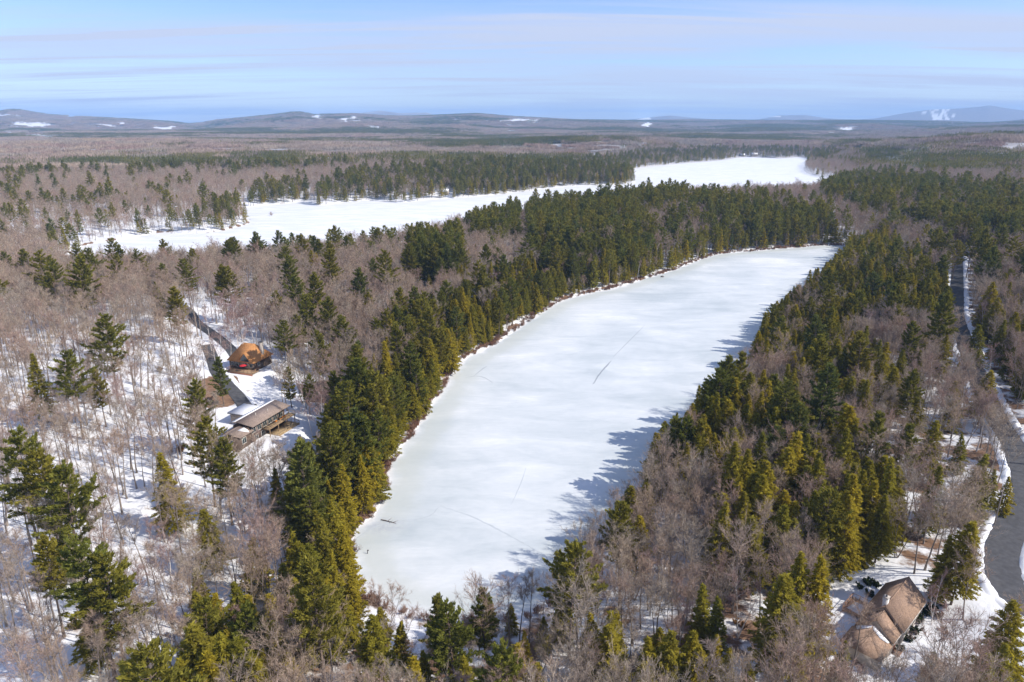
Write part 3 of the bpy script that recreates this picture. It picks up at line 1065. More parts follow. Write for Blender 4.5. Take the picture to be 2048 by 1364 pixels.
# trees picked one by one from the photograph: top pixel and a usual height
TOPS = {'white_pine': [(205, 632, 24, 5), (130, 702, 22, 3), (190, 740, 15, 0), (378, 762, 19, 2), (435, 716, 14, 4), (348, 572, 20, 0), (368, 518, 20, 5), (625, 545, 26, 1), (606, 590, 22, 2), (716, 533, 24, 0),
                       (772, 500, 27, 3), (690, 630, 21, 2), (548, 580, 18, 0), (842, 470, 25, 1), (896, 470, 25, 2), (870, 478, 22, 0), (25, 870, 24, 3), (75, 905, 22, 5), (170, 1085, 23, 3), (205, 1120, 21, 5),
                       (405, 840, 20, 5), (440, 880, 19, 0), (255, 505, 17, 2), (298, 512, 15, 4), (163, 520, 18, 5), (142, 528, 17, 2), (120, 540, 15, 3), (575, 735, 12, 4), (612, 748, 12, 2), (862, 588, 16, 2),
                       (1145, 1080, 21, 5), (968, 1180, 13, 4), (878, 1190, 14, 4), (905, 1206, 17, 2), (655, 840, 22, 2), (700, 818, 22, 0), (742, 770, 21, 4), (778, 762, 21, 2), (820, 640, 20, 2), (1555, 790, 19, 4),
                       (1490, 765, 17, 4), (1895, 465, 22, 5), (1950, 470, 22, 3), (1920, 480, 20, 5), (1975, 470, 22, 0), (80, 1075, 18, 1), (300, 1300, 24, 5),
                       (680, 455, 20, 1), (690, 470, 20, 0), (755, 455, 18, 2), (960, 425, 22, 0), (985, 422, 22, 2), (1010, 440, 20, 1), (1595, 800, 18, 4), (1365, 830, 19, 2), (1400, 840, 18, 4), (1700, 430, 20, 3)],
        'hemlock': [(600, 1085, 15, 2), (630, 1130, 15, 5), (660, 1100, 15, 0), (700, 1152, 11, 2), (585, 1160, 14, 2), (615, 1190, 13, 4), (690, 1200, 10, 2), (540, 1190, 12, 5), (655, 1195, 12, 2), (480, 1275, 18, 2), (440, 1262, 19, 0), (500, 1320, 16, 5), (410, 1300, 18, 2), (350, 1320, 17, 1), (250, 1330, 15, 2), (570, 1310, 13, 2), (392, 1192, 16, 2), (545, 1240, 16, 3), (520, 1298, 13, 2), (742, 1240, 15, 5), (822, 1318, 13, 2), (930, 1318, 13, 4), (1030, 1288, 14, 2), (1215, 1252, 15, 5), (1340, 1262, 15, 2), (1300, 1275, 14, 4),
                    (1400, 1302, 13, 2), (1610, 1105, 20, 1), (1650, 1118, 20, 3), (1578, 1152, 20, 5), (1412, 1172, 15, 3), (1940, 1045, 17, 5), (1905, 1075, 14, 3), (2035, 1200, 16, 2), (2012, 1292, 11, 4), (1690, 1282, 10, 3),
                    (1980, 740, 16, 5), (1960, 650, 17, 5), (2010, 640, 17, 1), (1870, 842, 16, 2), (470, 1165, 14, 4), (600, 930, 15, 2), (700, 905, 18, 3), (735, 955, 14, 2), (640, 1035, 17, 1), (690, 1050, 16, 3),
                    (565, 1125, 13, 4), (420, 1225, 13, 5), (1990, 940, 9, 4), (2020, 955, 9, 4), (1500, 1330, 9, 4), (1870, 1310, 10, 4), (1070, 1330, 12, 2), (650, 1150, 15, 2), (1440, 1200, 14, 3), (1130, 1130, 16, 3), (1265, 975, 14, 5), (1295, 965, 13, 2)],
        'birch': [(1495, 1135, 15, 1), (1885, 1150, 11, 1), (1910, 1190, 12, 1), (520, 865, 16, 0), (1990, 690, 15, 0), (620, 760, 18, 1), (640, 775, 18, 0), (310, 1175, 15, 1), (360, 1215, 15, 0), (440, 590, 18, 0), (465, 600, 18, 1), (410, 610, 18, 2), (500, 620, 17, 0), (480, 640, 17, 2), (450, 640, 17, 0), (425, 650, 17, 1)],
        'bare_tree': [(958, 1152, 17, 5), (1020, 1165, 14, 1), (770, 1168, 11, 7), (1210, 1035, 14, 0), (1270, 990, 12, 2), (1510, 690, 14, 5), (1310, 890, 10, 2), (780, 620, 16, 4), (570, 640, 19, 4), (590, 650, 19, 2), (1060, 1150, 15, 6), (1040, 1160, 14, 6), (1530, 560, 6, 5), (1610, 1040, 15, 4), (60, 1190, 18, 2), (1730, 1190, 17, 1), (1960, 1100, 15, 4)],
        'dead_conifer': [(1457, 770, 12, 0)]}
for kind, lst in TOPS.items():
    h_gain = {'white_pine': 1.25, 'hemlock': 1.18, 'bare_tree': 1.1}.get(kind, 1.1)
    for px, py, h, pi in lst:
        h *= h_gain
        p = hit(px, py, h)
        if shore_dist(p[:1], p[1:2])[0] < 1.5:
            # it would stand on the ice: come back along the line of sight to the near bank, where it must be taller
            d_ = ray(px, py)
            t_ = p[1] / d_[1]
            for k in range(80):
                t_ *= 0.99
                p = np.array([d_[0] * t_, d_[1] * t_, 0.0])
                if shore_dist(p[:1], p[1:2])[0] > 1.5:
                    break
            p[2] = hz(p[0], p[1])
            h = CAM_H + d_[2] * t_ - p[2]
            if h > 30 or k == 79:
                continue
        put(kind, p[0], p[1], h, p[2], None, pi)

# forest zones: photo polygon -> (pine, hemlock, birch, density)
ZONES = [
    ([(1275, 428), (1400, 420), (1440, 475), (1340, 505), (1265, 480)], 0.12, 0.1, 0.05, 1.1),
    # open birch and hardwood woods by the two houses on the left
    ([(380, 560), (560, 560), (640, 640), (560, 700), (420, 700)], 0.03, 0.0, 0.5, 0.8),
    ([(420, 690), (640, 690), (660, 780), (600, 800), (470, 790), (420, 760)], 0.12, 0.06, 0.25, 0.45),
    # west shore of the pond
    ([(700, 1160), (640, 1120), (570, 1060), (600, 960), (620, 870), (690, 800), (755, 750), (775, 640), (880, 640), (930, 600), (1000, 560), (1095, 540), (1115, 600), (1010, 690), (940, 735), (870, 840), (810, 920), (780, 1010), (740, 1060), (710, 1130)], 0.2, 0.64, 0.02, 1.35),
    # pine stand at the head of the pond
    ([(1050, 400), (1160, 385), (1300, 385), (1420, 400), (1520, 420), (1660, 440), (1690, 495), (1450, 505), (1340, 545), (1220, 580), (1120, 605), (1080, 560), (1060, 480)], 0.46, 0.22, 0.03, 1.15),
    ([(940, 425), (1040, 425), (1040, 480), (940, 480)], 0.5, 0.0, 0.0, 1.0),
    ([(815, 475), (930, 475), (930, 570), (815, 580)], 0.45, 0.1, 0.02, 1.0),
    ([(500, 480), (800, 450), (800, 520), (500, 530)], 0.07, 0.02, 0.02, 1.2),
    # east bank
    ([(1505, 690), (1530, 640), (1610, 570), (1690, 490), (1760, 470), (1830, 500), (1900, 570), (1915, 640), (1905, 690), (1800, 650), (1740, 640), (1690, 690), (1640, 740), (1590, 760), (1530, 740)], 0.05, 0.84, 0.0, 1.35, 0.9),
    ([(1590, 750), (1680, 690), (1740, 700), (1790, 760), (1740, 830), (1660, 830), (1600, 790)], 0.04, 0.8, 0.0, 1.35),
    ([(1300, 920), (1350, 850), (1440, 800), (1560, 790), (1640, 830), (1700, 900), (1690, 960), (1560, 960), (1470, 950), (1330, 960)], 0.12, 0.7, 0.0, 1.35),
    ([(1480, 960), (1600, 930), (1720, 930), (1800, 980), (1800, 1070), (1700, 1110), (1560, 1130), (1440, 1130), (1420, 1040)], 0.02, 0.88, 0.0, 1.35, 1.08),
    ([(1750, 700), (1900, 700), (1960, 800), (1900, 900), (1760, 900), (1700, 850)], 0.02, 0.16, 0.02, 0.8),
    ([(1930, 600), (2060, 600), (2060, 760), (1980, 760)], 0.0, 0.5, 0.05, 1.1),
    ([(1800, 850), (2060, 800), (2060, 1000), (1850, 1000)], 0.0, 0.12, 0.04, 0.55),
    # the pine belt at upper right
    ([(1640, 365), (1800, 360), (1960, 385), (2060, 420), (2060, 500), (1900, 480), (1780, 440), (1640, 400)], 0.40, 0.08, 0.0, 1.1),
    ([(1400, 395), (1700, 395), (2060, 500), (2060, 600), (1860, 560), (1720, 470), (1500, 425)], 0.09, 0.03, 0.06, 1.15),
    # lower edge
    ([(560, 1080), (690, 1120), (740, 1200), (700, 1260), (600, 1200)], 0.05, 0.7, 0.02, 1.2),
    ([(330, 1400), (380, 1230), (470, 1200), (560, 1300), (560, 1400)], 0.25, 0.5, 0.02, 1.2),
    ([(715, 1170), (1080, 1170), (1110, 1300), (1130, 1400), (640, 1400), (700, 1250)], 0.01, 0.22, 0.04, 1.1, 0.52),
    ([(1180, 1250), (1440, 1270), (1480, 1400), (1180, 1400)], 0.02, 0.78, 0.02, 1.3, 0.8),
    ([(1050, 1100), (1250, 1060), (1420, 980), (1460, 1100), (1450, 1240), (1200, 1250), (1050, 1250)], 0.01, 0.04, 0.05, 1.35, 0.9),
    ([(1960, 1180), (2100, 1180), (2100, 1400), (1960, 1400)], 0.0, 0.6, 0.02, 0.9),
    # snowy open slope on the left
    ([(-100, 640), (420, 620), (430, 800), (560, 950), (420, 1080), (120, 1080), (-100, 1120)], 0.006, 0.006, 0.05, 0.75),
    ([(-100, 1060), (120, 1060), (420, 1060), (560, 960), (620, 1000), (560, 1120), (380, 1200), (-100, 1400)], 0.03, 0.06, 0.05, 0.8),
    # far shores
    ([(160, 500), (330, 465), (500, 445), (490, 415), (440, 405), (380, 430), (260, 450), (100, 480)], 0.15, 0.35, 0.0, 1.2),
    ([(490, 418), (620, 405), (620, 380), (600, 370), (500, 385)], 0.3, 0.35, 0.0, 1.1),
    ([(620, 412), (800, 408), (870, 400), (870, 360), (740, 340), (640, 370)], 0.25, 0.25, 0.02, 1.0),
    ([(740, 345), (1000, 330), (1100, 330), (1260, 340), (1275, 370), (1100, 380), (870, 402), (840, 370)], 0.3, 0.35, 0.0, 1.2),
    ([(1080, 300), (1260, 290), (1500, 300), (1500, 316), (1270, 338), (1100, 320)], 0.25, 0.25, 0.0, 1.2),
    ([(1600, 300), (1700, 296), (1660, 320), (1610, 325)], 0.2, 0.3, 0.0, 1.2),
]
CLEARINGS = [([(1600, 1250), (1640, 1330), (1700, 1400), (1990, 1400), (1990, 1330), (1960, 1240), (1900, 1180), (1860, 1150), (1770, 1120), (1690, 1140), (1640, 1200)], 0.0),
             ([(440, 700), (480, 690), (540, 700), (560, 760), (600, 810), (640, 860), (600, 920), (560, 900), (470, 890), (430, 850), (410, 790)], 0.12),
             ([(450, 720), (545, 715), (545, 775), (450, 775)], 0.02),
             ([(590, 840), (650, 830), (650, 930), (600, 940)], 0.05),
             ([(1440, 1270), (1560, 1250), (1560, 1400), (1440, 1400)], 0.15),
             ([(1770, 870), (1890, 880), (1880, 960), (1790, 950)], 0.25),
             ([(360, 600), (420, 600), (410, 660), (360, 660)], 0.25)]
HOUSE_SPOTS = [(72, 109, 13), (-79, 194, 13), (-101, 249, 11), (-87, 203, 8)]

COTTAGES = [('house', 500, 592, 20, 11, 8, 4.0, 7.5, 'wall_tan', 'roof_grey', 'grey-roofed tan house deep in the woods behind the orange-roofed house', False),
            ('shed', 474, 632, -8, 6, 4, 2.4, 3.8, 'wall_brown', 'roof_grey', 'small dark shed with snow on its roof behind the orange-roofed house', True),
            ('house', 846, 612, 150, 9, 7, 3.6, 6.4, 'wall_cream', 'roof_tan', 'cream house half hidden by a pine above the west shore', False),
            ('house', 755, 378, 15, 14, 10, 5, 9.5, 'wall_red', 'roof_red', 'red-brown house among evergreens on the far lake shore', False),
            ('house', 800, 376, 10, 13, 9, 4.5, 8.5, 'wall_grey', 'roof_grey', 'grey house with a snowy roof on the far lake shore', True),
            ('house', 890, 392, -10, 11, 8, 4.5, 8, 'wall_cream', 'roof_grey', 'pale cottage close to the ice of the far lake', True),
            ('house', 1508, 313, 0, 18, 12, 6, 10, 'wall_cream', 'roof_grey', 'pale building at the far head of the large lake', True),
            ('house', 1484, 313, 10, 14, 10, 5, 9, 'wall_grey', 'roof_grey', 'grey building left of the pale one at the lake head', True)]
COTTAGE_SPOT = {}
for c in COTTAGES:
    s = hit(c[1], c[2])
    COTTAGE_SPOT[(c[1], c[2])] = s
    HOUSE_SPOTS.append((s[0], s[1], max(c[4], c[5]) * 0.75 + (2 if c[2] > 420 else 8)))


HOUSE_VIEW = [(448, 670, 552, 765, 282), (430, 790, 640, 915, 236), (1650, 1130, 1900, 1345, 158), (1960, 1010, 2060, 1210, 190), (1900, 570, 1945, 690, 420)]


def grid_points(r0, r1, step, az=42):
    xs = np.arange(-r1, r1, step); ys = np.arange(60, r1, step)
    X, Y = np.meshgrid(xs, ys)
    x = X.ravel() + RNG.uniform(-0.46, 0.46, X.size) * step
    y = Y.ravel() + RNG.uniform(-0.46, 0.46, X.size) * step
    r = np.hypot(x, y)
    m = (r >= r0) & (r < r1) & (np.abs(np.degrees(np.arctan2(x, y))) < az)
    return x[m], y[m]


def line_keep(x, y, line, w):
    return seg_dist(x, y, smooth_open(line, 4), False) > w


def classify(x, y, z, canopy=9.0):
    px, py, dep = project(x, y, z + canopy)
    n = len(x)
    pine = np.full(n, 0.025); hem = np.full(n, 0.015); bir = np.full(n, 0.03); den = np.full(n, 1.15); hmz = np.ones(n)
    nz = fbm(x / 170, y / 170, 61, 3)
    con = np.where(nz > 0.28, 0.4, np.where(nz < -0.1, 0.01, 0.06))
    far = dep > 600
    pine = np.where(far, con * 0.6, pine); hem = np.where(far, con * 0.5, hem)
    done = np.zeros(n, bool)
    for poly, p, h, b, d, *hm in ZONES:
        m = in_poly(px, py, poly) & ~done
        pine[m], hem[m], bir[m], den[m] = p, h, b, d
        if hm:
            hmz[m] = hm[0]
        done |= m
    gx, gy, _ = project(x, y, z + 1.0)
    for poly, d in CLEARINGS:
        m = in_poly(gx, gy, poly)
        den[m] = np.minimum(den[m], d)
    lk = (dep < 700) & (py < 520) & (px < 1300)
    hmz[lk] = np.minimum(hmz[lk], 0.85)
    return px, py, dep, pine, hem, bir, den, hmz


POINTS = []      # (kind, x, y, z, height)


def fill(r0, r1, step, hmul=1.0):
    x, y = grid_points(r0, r1, step)
    d = shore_dist(x, y)
    m = (d > 1.0)
    x, y, d = x[m], y[m], d[m]
    m = line_keep(x, y, ROAD, 6.8) & line_keep(x, y, DRIVE_UP, 4.2) & line_keep(x, y, DRIVE_LOW, 5.2)
    for cx, cy, rr in HOUSE_SPOTS:
        m &= np.hypot(x - cx, y - cy) > rr
    x, y, d = x[m], y[m], d[m]
    tx, ty = np.array(T['x']), np.array(T['y'])
    if r0 < 700:
        near = np.min(np.hypot(x[:, None] - tx[None, :], y[:, None] - ty[None, :]), 1) if len(x) * len(tx) < 4e7 else np.full(len(x), 9)
        m = near > 2.4
        x, y, d = x[m], y[m], d[m]
    z = height(x, y)
    px, py, dep, pine, hem, bir, den, hmz = classify(x, y, z)
    u = RNG.random(len(x)); v = RNG.random(len(x))
    keep = (u < den / 1.35)
    out = []
    kind = np.where(v < pine, 0, np.where(v < pine + hem, 1, np.where(v < pine + hem + bir, 3, 2)))
    g = RNG.normal(0, 1, len(x))
    hh = np.where(kind == 0, 25 + 3.2 * g, np.where(kind == 1, 17.5 + 3.0 * g, np.where(kind == 3, 17 + 1.6 * g, 18 + 2.3 * g)))
    # young hemlocks under the hardwoods, lower trees right at the bank
    hh = np.where((d < 7) & (kind == 2), hh * 0.55, hh)
    hh = np.where((d < 9) & (kind < 2), hh * 0.9, hh)
    hh = np.clip(hh, 5, 34) * hmul * hmz
    tx_, ty_, td_ = project(x, y, z + hh * 0.62)
    for x0, y0, x1, y1, dd in HOUSE_VIEW:
        keep &= ~((tx_ > x0) & (tx_ < x1) & (ty_ > y0) & (ty_ < y1) & (td_ < dd) & (RNG.random(len(x)) < 0.97))
    for k, nm in enumerate(('white_pine', 'hemlock', 'bare_tree', 'birch')):
        q = keep & (kind == k)
        POINTS.append((nm, x[q], y[q], z[q], hh[q]))


fill(74, 330, 4.3)
fill(330, 700, 4.7)
fill(700, 1350, 6.4)


def fill_shore():
    """single trees along the far shores of the big lake out to 2.6 km"""
    x, y = grid_points(1350, 2500, 7.5)
    d = shore_dist(x, y)
    m = (d > 3) & (d < 130)
    x, y = x[m], y[m]
    z = height(x, y)
    px, py, dep, pine, hem, bir, den, hmz = classify(x, y, z)
    v = RNG.random(len(x))
    kind = np.where(v < pine, 0, np.where(v < pine + hem, 1, 2))
    hh = np.clip(np.where(kind == 0, 20, 15) + 2.5 * RNG.normal(0, 1, len(x)), 6, 27)
    for k, nm in enumerate(('white_pine', 'hemlock', 'bare_tree')):
        q = kind == k
        POINTS.append((nm, x[q], y[q], z[q], hh[q]))


fill_shore()


def bank_trees():
    seg = np.vstack([POND, POND[:1]])
    L = np.concatenate([[0], np.cumsum(np.hypot(*np.diff(seg, axis=0).T))])
    s = np.arange(0, L[-1], 2.3)
    s = s + RNG.uniform(-1, 1, len(s))
    x0 = np.interp(s, L, seg[:, 0]); y0 = np.interp(s, L, seg[:, 1])
    a, b = np.gradient(x0), np.gradient(y0)
    n = np.hypot(a, b) + 1e-6
    nx, ny = b / n, -a / n
    sg = np.where(shore_dist(x0 + nx * 3, y0 + ny * 3) > 0, 1, -1)
    off = RNG.uniform(1.2, 6.5, len(s))
    x, y = x0 + nx * sg * off, y0 + ny * sg * off
    d = shore_dist(x, y)
    px, py, _ = project(x, y, 6 + 0 * x)
    u = RNG.random(len(x)); v = RNG.random(len(x))
    # gaps where the photo shows bare brush at the water: near end and one stretch of each bank
    west = (px < 1440) & (py < 1130) & (px < 1150 + (700 - py) * 1.2)
    p = np.where(py > 1130, 0.05, np.where(west, 0.8, 0.5))
    p = np.where((px > 1480) & (px < 1560) & (py > 690) & (py < 790), 0.05, p)
    p = np.where((px > 1140) & (px < 1300) & (py > 970), 0.08, p)
    ok = (d > 0.8) & (u < p)
    h = np.clip(RNG.normal(12.5, 3.0, len(x)), 6, 19)
    for nm, q in (('white_pine', v < 0.28), ('hemlock', v >= 0.28)):
        q = ok & q
        POINTS.append((nm, x[q], y[q], height(x[q], y[q]), h[q]))


bank_trees()
# the open view of the ice: nothing rises in front of it in the photograph
OPEN_ICE = [(700, 1110), (770, 990), (860, 840), (940, 740), (1100, 628), (1250, 585), (1450, 518), (1560, 505), (1655, 503), (1600, 560), (1530, 610), (1480, 640), (1400, 770), (1300, 870), (1180, 1010), (1090, 1150), (1000, 1192), (760, 1192)]
for k, (nm, xs, ys, zs, hs) in enumerate(POINTS):
    ax, ay, ad_ = project(xs, ys, zs + hs * 0.97)
    bx_, by_, _ = project(xs, ys, zs + hs * 0.6)
    q = ~((in_poly(ax, ay, OPEN_ICE) | in_poly(bx_, by_, OPEN_ICE)) & (ad_ < 700))
    POINTS[k] = (nm, xs[q], ys[q], zs[q], hs[q])
for nm, xs, ys, zs, hs in POINTS:
    pr = PROTO[nm]
    pis = RNG.integers(0, len(pr), len(xs))
    if nm == 'bare_tree':
        qx, qy, qd = project(xs, ys, zs + 8)
        nar = (qx < 470) & (qy > 600) & (RNG.random(len(xs)) < 0.85)
        pis = np.where(nar, np.array([1, 3, 6, 3, 6])[RNG.integers(0, 5, len(xs))], pis)
    H0 = np.array([p['H'] for p in pr])[pis]
    T['kind'] += [nm] * len(xs); T['x'] += list(xs); T['y'] += list(ys); T['z'] += list(zs)
    T['s'] += list(hs / H0); T['rot'] += list(RNG.random(len(xs)) * 6.283); T['pi'] += list(pis)

# understory: young evergreens and dry-leaved saplings, bushes along the bank
bx, by = [], []
for poly, step in ((POND, 1.5),):
    seg = np.vstack([poly, poly[:1]])
    L = np.concatenate([[0], np.cumsum(np.hypot(*np.diff(seg, axis=0).T))])
    s = np.arange(0, L[-1], step) + RNG.uniform(-1, 1, len(np.arange(0, L[-1], step)))
    bx = np.interp(s, L, seg[:, 0]); by = np.interp(s, L, seg[:, 1])
    cx, cy = poly.mean(0)
    a = np.gradient(bx); b = np.gradient(by)
    nl = np.hypot(a, b)
    nx_, ny_ = b / nl, -a / nl
    off = RNG.uniform(-0.8, 1.6, len(bx))
    p1 = shore_dist(bx + nx_ * 2, by + ny_ * 2)
    sg = np.where(p1 > 0, 1, -1)
    bx = bx + nx_ * sg * off; by = by + ny_ * sg * off
    ok = shore_dist(bx, by) > -1.2
    for x, y in zip(bx[ok], by[ok]):
        if y < 640 and RNG.random() < 0.85:
            put('shore_bush', x, y, RNG.uniform(1.2, 2.8))
for px, py, k, h in [(1850, 1232, 0, 2.2), (1838, 1250, 0, 2.4), (1826, 1270, 0, 2.4), (1815, 1285, 0, 2.0), (1800, 1300, 0, 1.6), (1862, 1222, 1, 1.8), (1750, 1176, 0, 1.8), (1735, 1172, 1, 1.8), (1720, 1180, 0, 1.7),
                     (1740, 1195, 1, 1.6), (1875, 1238, 0, 1.4), (1730, 1137, 1, 1.2), (1868, 1205, 1, 1.8), (1885, 1215, 1, 1.2)]:
    p = hit(px, py)
    put('evergreen_shrub', p[0], p[1], h, p[2], None, k)
for px, py, h in [(1882, 1236, 1.4), (1885, 1262, 1.2), (1890, 1270, 1.0), (150, 1262, 2.4), (170, 1256, 2.2), (1487, 1258, 1.5), (1470, 1250, 1.6), (365, 905, 2.8), (385, 760, 2.6), (430, 935, 2.5), (320, 745, 2.5), (700, 720, 2.0)]:
    p = hit(px, py)
    put('leafy_sapling', p[0], p[1], h, p[2], None, 0)
g = gp(543, 431)
put('shore_bush', g[0], g[1], 5.0, 0.0, None, 2)

# ------------------------------------------------------------------ houses
def roof_mat(name, col, var=0.22):
    m, nt, out = material(name)
    co = N(nt, 'ShaderNodeTexCoord').outputs['Object']
    br = N(nt, 'ShaderNodeTexBrick')
    br.inputs['Scale'].default_value = 2.2
    br.inputs['Mortar Size'].default_value = 0.012
    br.inputs['Color1'].default_value = (*[c * (1 - var) for c in col], 1)
    br.inputs['Color2'].default_value = (*[c * (1 + var) for c in col], 1)
    br.inputs['Mortar'].default_value = (*[c * 0.55 for c in col], 1)
    nt.links.new(co, br.inputs['Vector'])
    st = ramp(nt, noise(nt, 0.5, 5, 0.65, co), [(0.3, (0.82, 0.82, 0.82)), (0.7, (1.12, 1.1, 1.08))])
    c = mixc(nt, 1.0, br.outputs['Color'], st, 'MULTIPLY')
    p = N(nt, 'ShaderNodeBsdfPrincipled')
    nt.links.new(c, p.inputs['Base Color'])
    p.inputs['Roughness'].default_value = 0.85
    p.inputs['Specular IOR Level'].default_value = 0.2
    nt.links.new(p.outputs[0], out.inputs[0])
    return m


def siding_mat(name, col):
    m, nt, out = material(name)
    co = N(nt, 'ShaderNodeTexCoord').outputs['Object']
    w = N(nt, 'ShaderNodeTexWave', wave_type='BANDS', bands_direction='Z', wave_profile='SAW')
    w.inputs['Scale'].default_value = 1.6
    nt.links.new(co, w.inputs['Vector'])
    f = noise(nt, 2.0, 5, 0.6, co)
    c = ramp(nt, f, [(0.3, tuple(x * 0.85 for x in col)), (0.7, tuple(min(1, x * 1.12) for x in col))])
    p = N(nt, 'ShaderNodeBsdfPrincipled')
    nt.links.new(c, p.inputs['Base Color'])
    p.inputs['Roughness'].default_value = 0.7
    b = N(nt, 'ShaderNodeBump'); b.inputs['Strength'].default_value = 0.4; b.inputs['Distance'].default_value = 0.03
    nt.links.new(w.outputs['Fac'], b.inputs['Height']); nt.links.new(b.outputs[0], p.inputs['Normal'])
    nt.links.new(p.outputs[0], out.inputs[0])
    return m


M['roof_tan'] = roof_mat('tan_shingles', (0.36, 0.245, 0.175))
M['roof_taupe'] = roof_mat('taupe_shingles', (0.30, 0.235, 0.20))
M['roof_orange'] = roof_mat('orange_cedar_shingles', (0.54, 0.26, 0.10))
M['roof_grey'] = roof_mat('grey_shingles', (0.20, 0.20, 0.215))
M['roof_red'] = roof_mat('red_brown_shingles', (0.26, 0.12, 0.08))
M['wall_cream'] = siding_mat('cream_siding', (0.52, 0.44, 0.36))
M['wall_brown'] = siding_mat('dark_brown_siding', (0.11, 0.075, 0.055))
M['wall_tan'] = siding_mat('tan_siding', (0.40, 0.33, 0.27))
M['wall_grey'] = siding_mat('grey_siding', (0.33, 0.32, 0.33))
M['wall_red'] = siding_mat('red_brown_siding', (0.27, 0.11, 0.06))
M['trim'] = plain('pale_trim', (0.72, 0.68, 0.62), 0.6, 0.06)
M['stone'] = plain('chimney_stone', (0.45, 0.40, 0.35), 0.9, 0.3, 4.0, 0.2, 0.4)
M['white_brick'] = plain('whitewashed_chimney', (0.72, 0.69, 0.65), 0.9, 0.12, 4.0, 0.2, 0.3)
M['cedar'] = plain('cedar_boards', (0.42, 0.24, 0.14), 0.75, 0.2, 3.0, 0.2)
M['deck'] = plain('weathered_boards', (0.30, 0.21, 0.13), 0.8, 0.2, 3.0, 0.2)
M['gold_wood'] = plain('golden_boards', (0.46, 0.33, 0.18), 0.7, 0.2, 3.0, 0.2)
M['orange'] = plain('orange_cushion', (0.75, 0.25, 0.03), 0.8, 0.08)
M['red'] = plain('red_canvas', (0.55, 0.03, 0.04), 0.8, 0.08)
M['metal'] = plain('dark_metal', (0.06, 0.06, 0.065), 0.5, 0.1)
M['wood_pole'] = plain('grey_pole_wood', (0.24, 0.20, 0.17), 0.85, 0.25, 3.0, 0.2)
M['granite'] = plain('granite', (0.20, 0.19, 0.185), 0.9, 0.3, 2.0, 0.2, 0.5)


def glass_mat():
    m, nt, out = material('window_glass')
    p = N(nt, 'ShaderNodeBsdfPrincipled')
    p.inputs['Base Color'].default_value = (0.03, 0.045, 0.05, 1)
    p.inputs['Roughness'].default_value = 0.06
    p.inputs['Specular IOR Level'].default_value = 0.6
    nt.links.new(p.outputs[0], out.inputs[0])
    return m


M['glass'] = glass_mat()


def root(name, loc, rotz, label, cat, group=None):
    e = obj(name, None, None, label, cat, group)
    e.location = loc; e.rotation_euler = (0, 0, rotz)
    e.empty_display_size = 0.5
    return e


def part(name, mat, parent, *calls, label=None):
    mb = MB()
    for fn, *a in calls:
        getattr(mb, fn)(*a)
    return obj(name, mb.mesh(name, M[mat]), parent, label)


def window(parent, p, axis, w=1.1, h=1.3):
    """p: centre on the outer wall face; axis 'x+','x-','y+','y-' = outward direction"""
    x, y, z = p
    s = 1 if axis[1] == '+' else -1

    def bx(u0, u1, z0, z1, d0, d1):
        d0, d1 = sorted((s * d0, s * d1))
        if axis[0] == 'x':
            return ('box', (x + d0, y + u0, z + z0), (x + d1, y + u1, z + z1))
        return ('box', (x + u0, y + d0, z + z0), (x + u1, y + d1, z + z1))
    t = 0.09
    fr = part('window', 'trim', parent, bx(-w / 2 - t, -w / 2, -h / 2, h / 2, -.02, .06), bx(w / 2, w / 2 + t, -h / 2, h / 2, -.02, .06),
              bx(-w / 2 - t, w / 2 + t, h / 2, h / 2 + t, -.02, .065), bx(-w / 2 - t, w / 2 + t, -h / 2 - t, -h / 2, -.02, .09), bx(-.03, .03, -h / 2, h / 2, -.02, .045))
    part('pane', 'glass', fr, bx(-w / 2, w / 2, -h / 2, h / 2, -.01, .02))


def gable_walls(x0, x1, hw, z_eave, z_ridge, base=-1.2):
    """box walls plus the two gable triangles as one closed block (house end to end along x)"""
    v = [(x0, -hw, base), (x1, -hw, base), (x1, hw, base), (x0, hw, base), (x0, -hw, z_eave), (x1, -hw, z_eave), (x1, hw, z_eave), (x0, hw, z_eave), (x0, 0, z_ridge), (x1, 0, z_ridge)]
    f = [(0, 1, 5), (0, 5, 4), (2, 3, 7), (2, 7, 6), (0, 4, 7), (0, 7, 3), (4, 8, 7), (1, 2, 6), (1, 6, 5), (5, 6, 9), (0, 3, 2), (0, 2, 1)]
    return ('add', v, f)


def gable_roof(parent, x0, x1, hw, z_eave, z_ridge, mat, over=0.45, labels=(None, None)):
    k = (z_ridge - z_eave) / hw
    zo = z_eave - k * over + 0.10
    zr = z_ridge + 0.12
    a = part('roof', mat, parent, ('slab', [(x0 - over, 0, zr), (x1 + over, 0, zr), (x1 + over, -hw - over, zo), (x0 - over, -hw - over, zo)], 0.16), label=labels[0])
    b = part('roof', mat, parent, ('slab', [(x0 - over, 0.002, zr), (x1 + over, 0.002, zr), (x1 + over, hw + over, zo), (x0 - over, hw + over, zo)], 0.16), label=labels[1])
    part('ridge_cap', mat, a, ('slab', [(x0 - over, -0.15, zr + 0.03 - k * .1), (x1 + over, -0.15, zr + 0.03 - k * .1), (x1 + over, 0.0, zr + 0.06), (x0 - over, 0.0, zr + 0.06)], 0.03),
         ('slab', [(x0 - over, 0.15, zr + 0.03 - k * .1), (x1 + over, 0.15, zr + 0.03 - k * .1), (x1 + over, 0.0, zr + 0.06), (x0 - over, 0.0, zr + 0.06)], 0.03))
    part('fascia', 'trim', a, ('box', (x0 - over, -hw - over - .04, zo - .2), (x1 + over, -hw - over + .02, zo - .02)))
    part('fascia', 'trim', b, ('box', (x0 - over, hw + over - .02, zo - .2), (x1 + over, hw + over + .04, zo - .02)))
    return a, b


